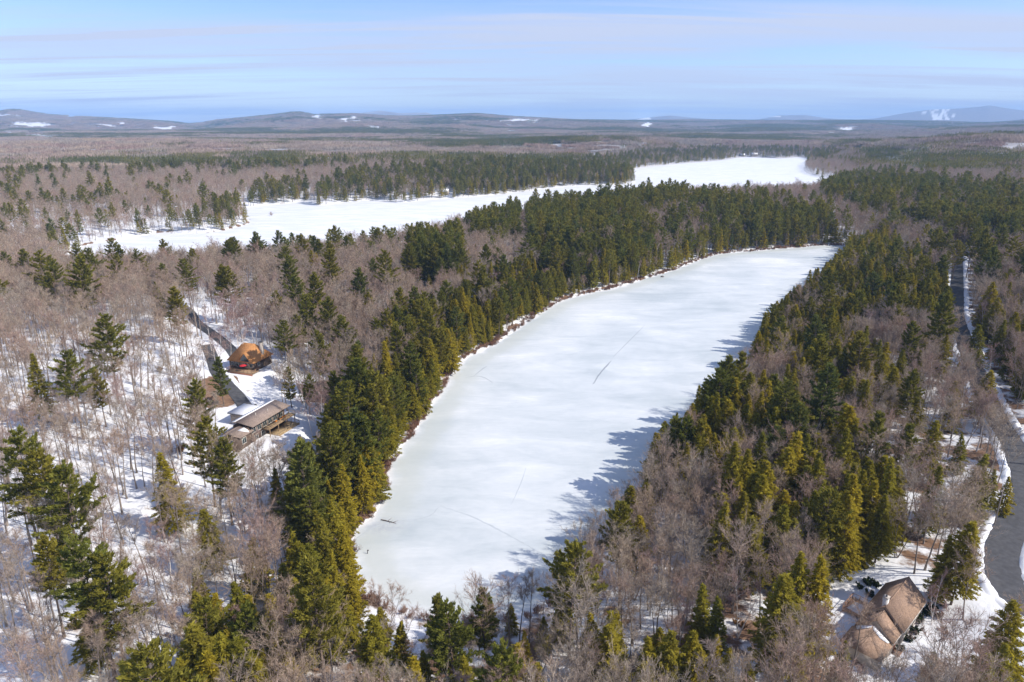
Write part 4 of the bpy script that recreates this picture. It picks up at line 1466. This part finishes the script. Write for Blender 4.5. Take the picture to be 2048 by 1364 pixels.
def railing(parent, pts, z, mat, h=1.0, step=1.6):
    pts = [np.array(p, float) for p in pts]
    for a, b in zip(pts[:-1], pts[1:]):
        L = np.linalg.norm(b - a)
        n = max(1, int(round(L / step)))
        d = (b - a) / L
        nrm = np.array([-d[1], d[0]])
        for i in range(n + 1):
            q = a + (b - a) * i / n
            part('post', mat, parent, ('box', (q[0] - .06, q[1] - .06, z), (q[0] + .06, q[1] + .06, z + h)))
        for zz, t in ((z + h, .05), (z + .15, .03)):
            c = [a + nrm * .07, b + nrm * .07, b - nrm * .07, a - nrm * .07]
            part('rail', mat, parent, ('hexa', [(*q, zz) for q in c] + [(*q, zz + t) for q in c]))


# --- the tan-roofed house at lower right
hC = root('house', (73.81, 111.77, 3.0), math.atan2(0.685, 0.729), 'cream house with long tan gabled roof and white chimney, lower right', 'house')
part('wall', 'wall_cream', hC, gable_walls(-1.2, 11.2, 3.6, 3.8, 7.25))
part('wall', 'wall_cream', hC, gable_walls(-5.5, -1.15, 3.2, 3.3, 6.45))
aC, bC = gable_roof(hC, -1.2, 11.2, 3.6, 3.8, 7.25, 'roof_tan', 0.4, ('sunlit tan shingled roof slope', 'shaded brown roof slope'))
gable_roof(hC, -5.3, -1.65, 3.2, 3.3, 6.35, 'roof_tan', 0.4)
gw = part('wall', 'wall_cream', hC, ('box', (-11.4, -3.1, -1.2), (-5.52, 3.6, 2.75)))
part('roof', 'roof_tan', hC, ('slab', [(-5.7, 0.25, 5.1), (-8.2, 0.25, 5.1), (-11.8, -3.5, 2.6), (-5.7, -3.5, 2.6)], 0.15), label='hipped tan garage roof')
part('roof', 'roof_tan', hC, ('slab', [(-5.7, 0.252, 5.1), (-8.2, 0.252, 5.1), (-11.8, 4.0, 2.6), (-5.7, 4.0, 2.6)], 0.15))
part('roof', 'roof_tan', hC, ('slab', [(-8.205, 0.25, 5.1), (-11.8, 4.0, 2.6), (-11.8, -3.5, 2.6)], 0.15))
part('snow_patch', 'snow', hC, ('slab', [(-5.85, 0.2, 5.2), (-7.0, 0.0, 5.08), (-7.2, -1.6, 4.02), (-6.5, -2.8, 3.22), (-5.85, -2.9, 3.14)], 0.06))
part('snow_patch', 'snow', hC, ('slab', [(-5.85, 0.4, 5.14), (-6.9, 0.4, 5.14), (-7.4, 2.6, 3.67), (-5.85, 3.2, 3.27)], 0.06))
ch = part('chimney', 'white_brick', hC, ('box', (-1.15, -0.1, 5.0), (-0.15, 0.75, 8.7)))
part('chimney_cap', 'stone', ch, ('box', (-1.25, -0.2, 8.7), (-0.05, 0.85, 8.85)))
part('flue', 'metal', ch, ('tube', [(-0.65, 0.33, 8.85), (-0.65, 0.33, 9.2)], 0.16, 8))
part('vent_pipe', 'trim', hC, ('tube', [(2.2, 1.6, 5.3), (2.2, 1.6, 6.5)], 0.07, 6))
for x in (0.8, 3.6, 6.2, 9.4):
    window(hC, (x, -3.6, 1.7), 'y-')
for x in (-10.0, -8.0):
    window(hC, (x, -3.1, 1.3), 'y-', 0.9, 1.1)
window(hC, (11.2, -1.4, 1.8), 'x+'); window(hC, (11.2, 1.4, 1.8), 'x+'); window(hC, (11.2, 0, 4.8), 'x+', 0.9, 1.1)
dr = part('door', 'wall_red', hC, ('box', (-4.0, -3.27, 0.2), (-3.0, -3.2, 2.3)))
part('handle', 'metal', dr, ('tube', [(-3.15, -3.28, 1.2), (-3.15, -3.34, 1.2)], 0.04, 6))
part('doorstep', 'cedar', hC, ('box', (-4.6, -4.6, -0.6), (-2.4, -3.22, 0.15)))
dk = part('deck', 'cedar', hC, ('box', (0.6, 3.62, 0.55), (5.8, 8.2, 0.75)))
part('snow_patch', 'snow', dk, ('slab', [(0.9, 3.9, 0.83), (5.0, 3.9, 0.83), (4.6, 7.0, 0.83), (1.4, 7.6, 0.83)], 0.07))
railing(dk, [(0.66, 8.1), (5.74, 8.1), (5.74, 3.8)], 0.75, 'cedar', 1.0, 1.3)
for q in ((0.8, 8.0), (5.6, 8.0), (3.2, 8.0)):
    part('support_post', 'cedar', dk, ('box', (q[0] - .08, q[1] - .08, -1.0), (q[0] + .08, q[1] + .08, 0.55)))

# --- the long taupe-roofed house with the decks
hB = root('house', (-83.0, 184.0, 8.0), math.atan2(18.7, 6.8), 'long brown house with taupe roof, snow-capped flat wing and wooden decks', 'house')
part('wall', 'wall_brown', hB, ('box', (3.0, -3.6, -1.5), (19.6, 2.0, 5.2)))
part('wall', 'wall_brown', hB, ('box', (-2.2, -3.9, -1.5), (2.98, 1.2, 4.0)))
part('wall', 'wall_tan', hB, ('box', (12.6, 2.02, -1.2), (19.2, 11.8, 3.7)))
part('roof', 'roof_taupe', hB, ('slab', [(2.2, 0, 7.0), (20.4, 0, 7.0), (21.0, -5.0, 5.5), (3.6, -5.0, 5.5)], 0.2), label='long taupe shingled roof slope')
bk = part('roof', 'roof_taupe', hB, ('slab', [(2.2, 0.002, 7.0), (20.4, 0.002, 7.0), (20.4, 2.6, 6.1), (2.2, 2.6, 6.1)], 0.2))
part('snow_patch', 'snow', bk, ('slab', [(2.4, 0.35, 6.98), (20.0, 0.3, 7.0), (20.2, 2.65, 6.19), (2.3, 2.65, 6.19)], 0.1))
part('roof', 'roof_taupe', hB, ('slab', [(-2.9, -1.0, 5.6), (4.2, -1.0, 5.6), (4.2, -4.6, 4.1), (-1.6, -4.6, 4.1)], 0.18))
lo = part('roof', 'roof_taupe', hB, ('slab', [(-2.9, -0.998, 5.6), (4.2, -0.998, 5.6), (4.2, 1.8, 4.6), (-2.9, 1.8, 4.6)], 0.18))
part('snow_patch', 'snow', hB, ('slab', [(0.4, -2.0, 5.28), (3.9, -2.1, 5.24), (2.4, -4.4, 4.28)], 0.09))
fl = part('roof', 'roof_grey', hB, ('box', (12.0, 2.65, 3.72), (19.8, 12.4, 3.95)), label='flat wing roof under snow')
part('snow_patch', 'snow', fl, ('box', (12.1, 2.75, 3.952), (19.7, 12.3, 4.2)))
part('garage_door', 'trim', hB, ('box', (19.2, 4.0, -0.2), (19.26, 9.5, 2.4)))
part('vent_pipe', 'trim', hB, ('tube', [(9, -1.6, 6.4), (9, -1.6, 7.4)], 0.07, 6))
part('vent_pipe', 'trim', hB, ('tube', [(13.5, -2.4, 6.2), (13.5, -2.4, 7.0)], 0.07, 6))
for x in (5.2, 7.6, 10.2, 12.6, 15.0, 17.6):
    window(hB, (x, -3.6, 3.7), 'y-', 1.7, 1.8)
for x in (6.0, 9.0, 13.0, 16.5):
    window(hB, (x, -3.6, 1.0), 'y-', 1.5, 1.6)
window(hB, (0.5, -3.9, 2.4), 'y-', 1.6, 1.8)
window(hB, (-2.2, -1.5, 2.4), 'x-', 1.4, 1.5)
ud = part('deck', 'deck', hB, ('box', (8.6, -6.4, 2.45), (21.4, -3.62, 2.65)), label='upper wooden deck')
railing(ud, [(8.66, -3.8), (8.66, -6.34), (21.34, -6.34), (21.34, -3.8)], 2.65, 'gold_wood', 1.0, 1.8)
for x in (9.0, 13.0, 17.0, 21.0):
    part('support_post', 'deck', ud, ('box', (x - .1, -6.35, -1.0), (x + .1, -6.15, 2.45)))
ld = part('deck', 'gold_wood', hB, ('box', (10.5, -8.6, 0.0), (20.2, -3.64, 0.2)), label='lower wooden deck')
railing(ld, [(10.56, -8.54), (20.1, -8.54), (20.1, -4.0)], 0.2, 'gold_wood', 1.05, 1.6)
part('skirt', 'gold_wood', ld, ('box', (10.5, -8.62, -1.4), (20.2, -8.56, -0.01)))


def local(rt, p):
    c, s = math.cos(rt.rotation_euler[2]), math.sin(rt.rotation_euler[2])
    return (rt.location[0] + c * p[0] - s * p[1], rt.location[1] + s * p[0] + c * p[1], rt.location[2] + p[2])


def deck_chair(loc, rz, label):
    t = root('deck_chair', loc, rz, label, 'chair', 'orange deck chairs')
    part('seat', 'orange', t, ('box', (-.35, -.35, .36), (.35, .45, .5)))
    part('backrest', 'orange', t, ('hexa', [(-.35, -.40, .45), (.35, -.40, .45), (.35, -.28, .45), (-.35, -.28, .45), (-.35, -.65, 1.1), (.35, -.65, 1.1), (.35, -.53, 1.1), (-.35, -.53, 1.1)]))
    for x in (-.31, .31):
        for y in (-.3, .4):
            part('leg', 'metal', t, ('tube', [(x, y, 0), (x, y, .36)], .03, 5))
        part('armrest', 'metal', t, ('box', (x - .04, -.4, .62), (x + .04, .42, .67)))


deck_chair(local(hB, (17.2, -5.3, 2.65)), 1.2, 'orange deck chair nearest the far corner of the upper deck')
deck_chair(local(hB, (15.9, -5.0, 2.65)), 2.2, 'orange deck chair beside the farthest one on the upper deck')
deck_chair(local(hB, (13.4, -5.2, 2.65)), 0.4, 'orange deck chair nearest the middle of the upper deck')

# --- the orange-roofed house
hA = root('house', (-101.0, 249.0, 10.0), math.radians(-18), 'dark brown house with steep orange cedar roof and front dormer', 'house')
part('wall', 'wall_brown', hA, ('box', (-5.6, -5.2, -2.5), (5.6, 5.2, 4.1)))
R = 9.3
part('roof', 'roof_orange', hA, ('slab', [(-2.6, 0, R), (3.0, 0, R), (6.3, -5.9, 3.6), (-6.3, -5.9, 3.6)], 0.2), label='front orange roof slope')
part('roof', 'roof_orange', hA, ('slab', [(-2.6, 0.004, R), (3.0, 0.004, R), (6.3, 5.9, 3.6), (-6.3, 5.9, 3.6)], 0.2))
part('roof', 'roof_orange', hA, ('slab', [(-2.604, 0, R), (-6.3, 5.9, 3.6), (-6.3, -5.9, 3.6)], 0.2))
part('roof', 'roof_orange', hA, ('slab', [(3.004, 0, R), (6.3, 5.9, 3.6), (6.3, -5.9, 3.6)], 0.2))
dm = part('dormer', 'wall_tan', hA, ('add', [(-0.2, -5.6, 3.4), (4.2, -5.6, 3.4), (4.2, -5.6, 4.6), (2.0, -5.6, 7.2), (-0.2, -5.6, 4.6), (-0.2, -2, 3.4), (4.2, -2, 3.4), (4.2, -2, 4.6), (2.0, -2, 7.2), (-0.2, -2, 4.6)],
                             [(0, 1, 2), (0, 2, 4), (4, 2, 3), (1, 6, 7), (1, 7, 2), (0, 4, 9), (0, 9, 5)]))
part('dormer_roof', 'roof_orange', dm, ('slab', [(2.0, -6.1, 7.4), (2.0, -1.0, 7.4), (4.7, -2.4, 4.3), (4.7, -6.1, 4.3)], 0.14))
part('dormer_roof', 'roof_orange', dm, ('slab', [(1.998, -6.1, 7.4), (1.998, -1.0, 7.4), (-0.7, -2.4, 4.3), (-0.7, -6.1, 4.3)], 0.14))
part('pane', 'glass', dm, ('add', [(0.4, -5.64, 3.6), (3.6, -5.64, 3.6), (3.6, -5.64, 4.9), (2.0, -5.64, 6.7), (0.4, -5.64, 4.9)], [(0, 1, 2), (0, 2, 4), (4, 2, 3)]))
ca = part('chimney', 'stone', hA, ('box', (4.3, 0.2, 3.0), (5.5, 1.5, 9.9)))
part('chimney_cap', 'metal', ca, ('box', (4.2, 0.1, 9.9), (5.6, 1.6, 10.05)))
for x in (-4.2, -2.2, 2.0, 4.2):
    window(hA, (x, -5.2, 2.3), 'y-', 1.2, 1.4)
window(hA, (-5.6, -2, 2.3), 'x-'); window(hA, (-5.6, 2, 2.3), 'x-'); window(hA, (5.6, -2.5, 2.3), 'x+')
da = part('deck', 'deck', hA, ('box', (-4.0, -9.2, 0.6), (7.6, -5.22, 0.8)))
railing(da, [(-3.94, -5.4), (-3.94, -9.1), (7.54, -9.1), (7.54, -5.4)], 0.8, 'cedar', 1.0, 1.9)
part('skirt', 'wall_red', da, ('box', (-3.9, -9.1, -2.5), (7.5, -9.0, 0.59)))
um = root('patio_umbrella', local(hA, (2.3, -7.2, 0.8)), 0, 'red patio umbrella on the deck of the orange-roofed house', 'umbrella')
part('pole', 'metal', um, ('tube', [(0, 0, 0), (0, 0, 2.4)], .035, 6))
part('base', 'metal', um, ('tube', [(0, 0, 0), (0, 0, 0.12)], .3, 10))
v = [(0, 0, 2.55)] + [(1.35 * math.cos(k * math.pi / 4), 1.35 * math.sin(k * math.pi / 4), 2.05) for k in range(8)]
part('canopy', 'red', um, ('add', v, [(0, k + 1, (k + 1) % 8 + 1) for k in range(8)]))


def cottage(name, spot, rz, L, W, he, hr, wall, roof, label, group=None, snow=False, floor=0.0):
    x, y, z = spot
    t = root(name, (x, y, z + floor), rz, label, 'house', group)
    part('wall', wall, t, gable_walls(-L / 2, L / 2, W / 2, he, hr - 0.1))
    a, b = gable_roof(t, -L / 2, L / 2, W / 2, he, hr, roof, 0.4)
    if snow:
        k = (hr - he) / (W / 2)
        part('snow_patch', 'snow', a, ('slab', [(-L / 2 - .2, -.3, hr + .16 - k * .3), (L / 2 + .2, -.3, hr + .16 - k * .3), (L / 2 + .2, -W / 2 - .3, he + .16 - k * .3), (-L / 2 - .2, -W / 2 - .3, he + .16 - k * .3)], 0.08))
    for u in (-L * .3, L * .3):
        window(t, (u, -W / 2, he * 0.55), 'y-')
    part('door', 'wall_brown', t, ('box', (-.5, -W / 2 - .06, 0), (.5, -W / 2 - .002, 2.1)))
    window(t, (L / 2, 0, he * 0.55), 'x+')
    part('chimney', 'stone', t, ('box', (L * .2, .3, he), (L * .2 + .8, 1.0, hr + 0.9)))
    return t


for nm, px, py, rz, L, W, he, hr, wall, roof, label, snow in COTTAGES:
    s = COTTAGE_SPOT[(px, py)]
    cottage(nm, s, math.radians(rz), L, W, he, hr, wall, roof, label, None, snow)

# ------------------------------------------------------------------ small things
def pole(spot, label, rz):
    t = root('utility_pole', spot, rz, label, 'pole', 'poles along the road')
    part('shaft', 'wood_pole', t, ('tube', [(0, 0, -1), (0, 0, 5), (0, 0, 10.5)], [0.19, 0.16, 0.12], 8))
    ca_ = part('crossarm', 'wood_pole', t, ('box', (-1.2, -.07, 9.6), (1.2, .07, 9.78)))
    for q in (-1.05, -.45, .45, 1.05):
        part('insulator', 'trim', ca_, ('tube', [(q, 0, 9.78), (q, 0, 9.95)], [.06, .03], 6))
    part('transformer', 'metal', t, ('tube', [(.32, 0, 7.8), (.32, 0, 8.7)], .22, 10))
    return t


pa = hit(1988, 1052)
pb = np.array([121.5, 108.0, hz(121.5, 108.0)])
pc_ = np.array([161.5, 192.0, hz(161.5, 192.0)])
pole(pa, 'wooden utility pole on the pond side of the bending road', 0.7)
for p0, p1, nm in ((pa, pb, 'wires sagging down from the utility pole past the road bend'), (pa, pc_, 'wires leading from the utility pole up the road')):
    mb = MB()
    for q in (-.9, .9):
        a = np.array([p0[0] + q * .76, p0[1] + q * .64, p0[2] + 9.95]); b = np.array([p1[0] + q * .76, p1[1] + q * .64, p1[2] + 9.95])
        tt = np.linspace(0, 1, 14)[:, None]
        line = a + (b - a) * tt; line[:, 2] -= 3.2 * (tt * (1 - tt))[:, 0]
        mb.tube(line, 0.022, 4)
    obj('power_line', mb.mesh('power_line', M['metal']), None, nm, 'wire', 'power lines')
pole(pc_, 'utility pole farther up the road behind hemlocks', 0.6)


def rock(spot, r, seed, label, flat=0.6):
    rng = np.random.default_rng(seed)
    mb = MB()
    n, m = 7, 10
    v = [(0, 0, r * flat)]
    for i in range(1, n):
        for j in range(m):
            th = math.pi * i / n; ph = 2 * math.pi * j / m
            q = r * rng.uniform(0.82, 1.15)
            v.append((q * math.sin(th) * math.cos(ph) * 1.3, q * math.sin(th) * math.sin(ph), q * math.cos(th) * flat))
    v.append((0, 0, -r * flat))
    f = [(0, 1 + j, 1 + (j + 1) % m) for j in range(m)]
    for i in range(n - 2):
        for j in range(m):
            a = 1 + i * m + j; b = 1 + i * m + (j + 1) % m
            f += [(a, a + m, b + m), (a, b + m, b)]
    last = len(v) - 1
    f += [(last, last - m + (j + 1) % m, last - m + j) for j in range(m)]
    mb.add(v, f)
    obj('rock', mb.mesh('rock', M['granite']), None, label, 'rock', 'rocks at the pond bank', None, spot)


g = gp(1325, 554); rock((g[0], g[1], 0.25), 1.0, 3, 'dark rock standing out of the ice off the west shore', 0.7)
g = gp(1308, 551); rock((g[0], g[1], 0.15), 0.6, 4, 'smaller dark rock left of the rock on the ice', 0.7)
a, b = gp(762, 1040), gp(792, 1047)
mb = MB()
ln = np.linspace(0, 1, 7)[:, None]
lp = a + (b - a) * ln; lp[:, 2] = 0.12 + 0.08 * np.sin(ln[:, 0] * 5)
mb.tube(lp, 0.13 * (1 - 0.5 * ln[:, 0]), 7)
lg = root('fallen_log', (0, 0, 0), 0, 'dark fallen log reaching from the brushy bank onto the ice', 'log')
obj('stem', mb.mesh('stem', M['pine_bark'], True), lg)
for s, d in ((0.45, (1.0, 0.6, 0.6)), (0.62, (0.8, -0.7, 0.7)), (0.8, (1.2, 0.2, 0.4))):
    q = a + (b - a) * s + np.array([0, 0, 0.12])
    part('branch', 'pine_bark', lg, ('tube', [q, q + np.array(d) * 0.6, q + np.array(d) * 1.1], [0.08, 0.05, 0.02], 5))
g = gp(735, 1107)
sk = root('stake', (g[0], g[1], 0), 0, 'short dark stake standing on the ice near the left bank', 'stake')
part('shaft', 'metal', sk, ('tube', [(0, 0, -.2), (0.05, 0, 1.0)], [.11, .09], 6))
part('flag', 'metal', sk, ('box', (0.04, -.03, .75), (.34, .03, 1.05)))

# ------------------------------------------------------------------ individuals and the rest of the woods
kinds = np.array(T['kind'])
TX, TY, TZ = np.array(T['x']), np.array(T['y']), np.array(T['z'])
TS, TR, TP = np.array(T['s']), np.array(T['rot']), np.array(T['pi'])
TH = np.array([PROTO[k][p]['H'] for k, p in zip(kinds, TP)]) * TS
tpx, tpy, tdep = project(TX, TY, TZ + TH * 0.65)
inview = (tpx > 5) & (tpx < 2043) & (tpy > 200) & (tpy < 1375)

LANDMARKS = [('the tan-roofed house', 1780, 1235), ('the long taupe-roofed house', 520, 845), ('the orange-roofed house', 492, 710), ('the bend of the asphalt road', 2010, 1110),
             ('the straight road stretch', 1920, 640), ('the near end of the pond', 860, 1240), ('the brushy west bank', 760, 980), ('the mid west shore', 900, 740),
             ('the rock on the ice', 1325, 548), ('the far end of the pond', 1600, 490), ('the large tree shadow on the ice', 1200, 990), ('the long toothed shadow on the ice', 1460, 720),
             ('the point of the far lake', 500, 450), ('the dead reddish conifer', 1457, 800), ('the left snowy slope', 60, 900), ('the lower left corner', 60, 1330), ('the grey lane', 375, 640),
             ('the utility pole', 1985, 1010), ('the big pine at the near shore', 1145, 1110), ('the lower edge of the photo', 1100, 1345), ('the hidden tan roof', 840, 600)]
LMX = np.array([l[1] for l in LANDMARKS]); LMY = np.array([l[2] for l in LANDMARKS])


def describe(i):
    d = np.hypot(LMX - tpx[i], (LMY - tpy[i]))
    k = int(np.argmin(d))
    dx, dy = tpx[i] - LMX[k], tpy[i] - LMY[k]
    if abs(dx) > 2.2 * abs(dy):
        rel = 'left of' if dx < 0 else 'right of'
    elif abs(dy) > 2.2 * abs(dx):
        rel = 'behind' if dy < 0 else 'in front of'
    else:
        rel = ('upper ' if dy < 0 else 'lower ') + ('left of' if dx < 0 else 'right of')
    near = 'just ' if d[k] < 60 else ('well ' if d[k] > 190 else '')
    return near + rel + ' ' + LANDMARKS[k][0]


ORD = ['first', 'second', 'third', 'fourth', 'fifth', 'sixth', 'seventh', 'eighth', 'ninth', 'tenth', 'eleventh', 'twelfth', 'thirteenth', 'fourteenth', 'fifteenth', 'sixteenth', 'seventeenth', 'eighteenth', 'nineteenth', 'twentieth'] + [f'{k}th' for k in range(21, 80)]
chosen = {}
for kind in PROTO:
    idx = np.nonzero((kinds == kind) & inview)[0]
    idx = idx[np.argsort(-(TH[idx] / tdep[idx]))]
    chosen[kind] = idx[:300] if kind != 'birch' else idx[:120]

single = np.zeros(len(kinds), bool)
for kind, idx in chosen.items():
    single[idx] = True
    groups = {}
    hs = np.sort(TH[idx])
    lo, hi = (hs[len(hs) // 3], hs[2 * len(hs) // 3]) if len(hs) > 8 else (0, 1e9)
    for i in idx:
        size = 'small ' if TH[i] < lo else ('tall ' if TH[i] > hi else 'mid-sized ')
        if hi > 1e8:
            size = ''
        groups.setdefault((size, describe(i)), []).append(i)
    for (size, place), members in groups.items():
        members.sort(key=lambda i: tpx[i])
        for j, i in enumerate(members):
            label = f'{size}{KINDTXT[kind]} {place}'
            if len(members) == 2:
                label = ('left-hand ' if j == 0 else 'right-hand ') + label
            elif len(members) > 2:
                last = len(members) - 1
                label = ('leftmost ' if j == 0 else 'rightmost ' if j == last else ORD[j] + '-from-left ') + label
            pr = PROTO[kind][TP[i]]
            e = obj(kind, None, None, label, CATTXT[kind], f'{size}{KINDTXT[kind]}s {place}' if len(members) > 3 else f'{KINDTXT[kind]}s of the near woods')
            e.location = (TX[i], TY[i], TZ[i]); e.rotation_euler = (0, 0, TR[i])
            e.scale = (TS[i],) * 3
            e.empty_display_size = 0.2
            obj('stems' if 'bush' in kind or 'shrub' in kind or 'sapling' in kind else 'trunk', pr['trunk'], e)
            obj('foliage' if kind in ('evergreen_shrub', 'leafy_sapling') else ('twigs' if kind == 'shore_bush' else 'crown'), pr['crown'], e)


def scatter(name, x, y, z, rot, scl, idx, meshes, label, cat='woods', tilt=None):
    """one stuff object: points that carry instances of the given meshes"""
    if len(x) == 0:
        return
    pc = bpy.data.collections.new(name + '_models')
    for k, me in enumerate(meshes):
        o = bpy.data.objects.new(f'{name}_{k:02d}', me)
        pc.objects.link(o)
    me = bpy.data.meshes.new(name)
    me.vertices.add(len(x))
    me.vertices.foreach_set('co', np.column_stack([x, y, z]).astype(np.float32).ravel())
    r = np.zeros((len(x), 3), np.float32); r[:, 2] = rot
    if tilt is not None:
        r[:] = tilt
    s = np.repeat(np.asarray(scl, np.float32)[:, None], 3, 1) if np.ndim(scl) == 1 else np.asarray(scl, np.float32)
    a = me.attributes.new('rot', 'FLOAT_VECTOR', 'POINT'); a.data.foreach_set('vector', r.ravel())
    a = me.attributes.new('scl', 'FLOAT_VECTOR', 'POINT'); a.data.foreach_set('vector', np.ascontiguousarray(s).ravel())
    a = me.attributes.new('idx', 'INT', 'POINT'); a.data.foreach_set('value', np.asarray(idx, np.int32))
    o = obj(name, me, None, label, cat, None, 'stuff')
    ng = bpy.data.node_groups.new(name, 'GeometryNodeTree')
    ng.interface.new_socket('Geometry', in_out='INPUT', socket_type='NodeSocketGeometry')
    ng.interface.new_socket('Geometry', in_out='OUTPUT', socket_type='NodeSocketGeometry')
    n = ng.nodes
    gi, go = n.new('NodeGroupInput'), n.new('NodeGroupOutput')
    iop = n.new('GeometryNodeInstanceOnPoints')
    ci = n.new('GeometryNodeCollectionInfo')
    ci.inputs['Collection'].default_value = pc
    ci.inputs['Separate Children'].default_value = True
    ci.inputs['Reset Children'].default_value = True

    def na(nm, dt):
        q = n.new('GeometryNodeInputNamedAttribute'); q.data_type = dt; q.inputs['Name'].default_value = nm
        return q.outputs['Attribute']
    e2r = n.new('FunctionNodeEulerToRotation')
    L = ng.links.new
    L(na('rot', 'FLOAT_VECTOR'), e2r.inputs[0])
    L(gi.outputs[0], iop.inputs['Points'])
    L(ci.outputs[0], iop.inputs['Instance'])
    iop.inputs['Pick Instance'].default_value = True
    L(na('idx', 'INT'), iop.inputs['Instance Index'])
    L(e2r.outputs[0], iop.inputs['Rotation'])
    L(na('scl', 'FLOAT_VECTOR'), iop.inputs['Scale'])
    L(iop.outputs[0], go.inputs[0])
    md = o.modifiers.new('scatter', 'NODES')
    md.node_group = ng
    return o


WOODTXT = {'white_pine': ('pine_woods', 'dark green pines massed through the farther woods'), 'hemlock': ('hemlock_woods', 'evergreen hemlocks massed through the farther woods'),
           'bare_tree': ('hardwood_woods', 'leafless pinkish-grey hardwoods massed through the farther woods'), 'birch': ('birch_woods', 'pale birches scattered through the farther woods'),
           'shore_bush': ('bank_brush', 'low brown brush on the farther banks'), 'evergreen_shrub': None, 'leafy_sapling': None}
for kind in ('white_pine', 'hemlock', 'bare_tree', 'birch', 'shore_bush'):
    m = (kinds == kind) & ~single
    # leave out what no sight line from here or a step aside can reach
    m &= (tpx > -350) & (tpx < 2400)
    pr = PROTO[kind]
    far = (tdep > 420) & ('far' in pr[0])
    meshes = [p['near'] for p in pr] + ([p['far'] for p in pr] if 'far' in pr[0] else [])
    idx = TP + np.where(far, len(pr), 0)
    print('WOODS', kind, int(m.sum()), 'single', len(chosen[kind]))
    scatter(WOODTXT[kind][0], TX[m], TY[m], TZ[m], TR[m], TS[m], idx[m], meshes, WOODTXT[kind][1])

# ------------------------------------------------------------------ distant woods: patches of small trees
def make_patch(seed, size, n, conifer, density=1.0):
    rng = np.random.default_rng(seed)
    hw, cf = MB(), MB()
    g = int(math.sqrt(n))
    for i in range(g):
        for j in range(g):
            if rng.random() > density:
                continue
            x = (i + rng.random()) / g * size - size / 2; y = (j + rng.random()) / g * size - size / 2
            if math.hypot(x, y) > size * 0.56:
                continue
            q = vnoise(np.array([x / 30.0 + seed * 7.1]), np.array([y / 30.0]), seed)[0] * 0.5 + 0.5
            if q * 0.7 + rng.random() * 0.3 < conifer:
                H = rng.uniform(13, 22); R = H * rng.uniform(0.15, 0.22)
                arr = []
                for k in range(16):
                    t = rng.random() ** 0.8; z = H * (0.15 + 0.85 * t); a = rng.random() * 6.3
                    rr = R * (1.05 - t) * 1.1
                    c = np.array([x + rr * 0.4 * math.cos(a), y + rr * 0.4 * math.sin(a), z])
                    d = np.array([math.cos(a), math.sin(a), 0.1]) * rr
                    s = np.array([-math.sin(a), math.cos(a), 0]) * rr * 0.6
                    arr.append([c - s - d * .3, c + s - d * .3, c + d + np.array([0, 0, -0.4])])
                arr.append([[x - .6, y, H * .8], [x + .6, y, H * .8], [x, y, H]]); arr.append([[x, y - .6, H * .8], [x, y + .6, H * .8], [x, y, H]])
                cf.tris(np.array(arr), np.clip(rng.random() * 0.6 + 0.4 * rng.random(len(arr)), 0, 1))
            else:
                H = rng.uniform(12, 18); R = H * rng.uniform(0.2, 0.32)
                m = 16
                d = unit(np.column_stack([rng.normal(0, 0.55, (m, 2)), np.ones(m)]))
                b = np.array([x, y, H * 0.42]) + d * rng.uniform(0, H * 0.3, m)[:, None]
                s = unit(np.cross(d, rng.normal(0, 1, (m, 3)))) * rng.uniform(0.16, 0.4, m)[:, None]
                arr = np.stack([b - s, b + s, b + d * (H * 0.36)], 1)
                hw.tris(arr, np.clip(rng.random() * 0.7 + 0.3 * rng.random(m), 0, 1))
    if not cf.v:
        cf.tris(np.zeros((1, 3, 3)), np.zeros(1))
    if not hw.v:
        hw.tris(np.zeros((1, 3, 3)), np.zeros(1))
    return joined(f'patch_{seed}', hw, cf, M['twig'], M['pine'])


PATCH = 80.0
patches = [make_patch(s, PATCH * 1.25, 380, c) for s, c in ((101, 0.03), (102, 0.08), (103, 0.16), (104, 0.3), (105, 0.42), (106, 0.62), (107, 0.8), (108, 0.05))]
x, y = grid_points(1300, 11500, PATCH * 0.98, 41)
d = shore_dist(x, y)
r = np.hypot(x, y)
m = (d > PATCH * 0.55) & ((r > 2480) | (d > 110)) & (r > 1335)
x, y = x[m], y[m]
z = height(x, y)
clear = far_clear(x, y, z + 4)
m = RNG.random(len(x)) > clear * 1.1
x, y, z = x[m], y[m], z[m]
e = 30.0
gx = (height(x + e, y) - height(x - e, y)) / (2 * e); gy = (height(x, y + e) - height(x, y - e)) / (2 * e)
rot = RNG.random(len(x)) * 6.283
# tilt with the slope: rotate about z first, then lean to the normal
tilt = np.column_stack([np.arctan(gy), -np.arctan(gx), rot])
nz = fbm(x / 750, y / 500, 71, 4) * 2.0
hgt = np.clip((z - 60) / 140, 0, 1) * 0.34 + np.clip((np.hypot(x, y) - 2500) / 3000, 0, 1) * 0.10
lvl = np.clip(((nz + hgt) * 0.9 + 0.36 + RNG.normal(0, 0.10, len(x))) * 7, 0, 6.99).astype(int)
scatter('distant_woods', x, y, z - 1.0, rot, np.ones(len(x)) * 1.0, lvl, patches, 'mixed leafless and evergreen woods covering the distant hills', tilt=tilt)
print('PATCHES', len(x))

# ------------------------------------------------------------------ haze
def haze():
    mb = MB()
    mb.box((-25500, -25500, -8), (25500, 25500, 500))
    m, nt, out = material('haze')
    v = N(nt, 'ShaderNodeVolumePrincipled')
    v.inputs['Color'].default_value = (0.38, 0.63, 1.0, 1)
    v.inputs['Density'].default_value = HAZE_DENSITY
    v.inputs['Anisotropy'].default_value = 0.0
    nt.links.new(v.outputs[0], out.inputs['Volume'])
    obj('haze', mb.mesh('haze', m), None, 'thin blue haze over the distant hills', 'haze', None, 'stuff')


HAZE_DENSITY = 7.0e-5
haze()
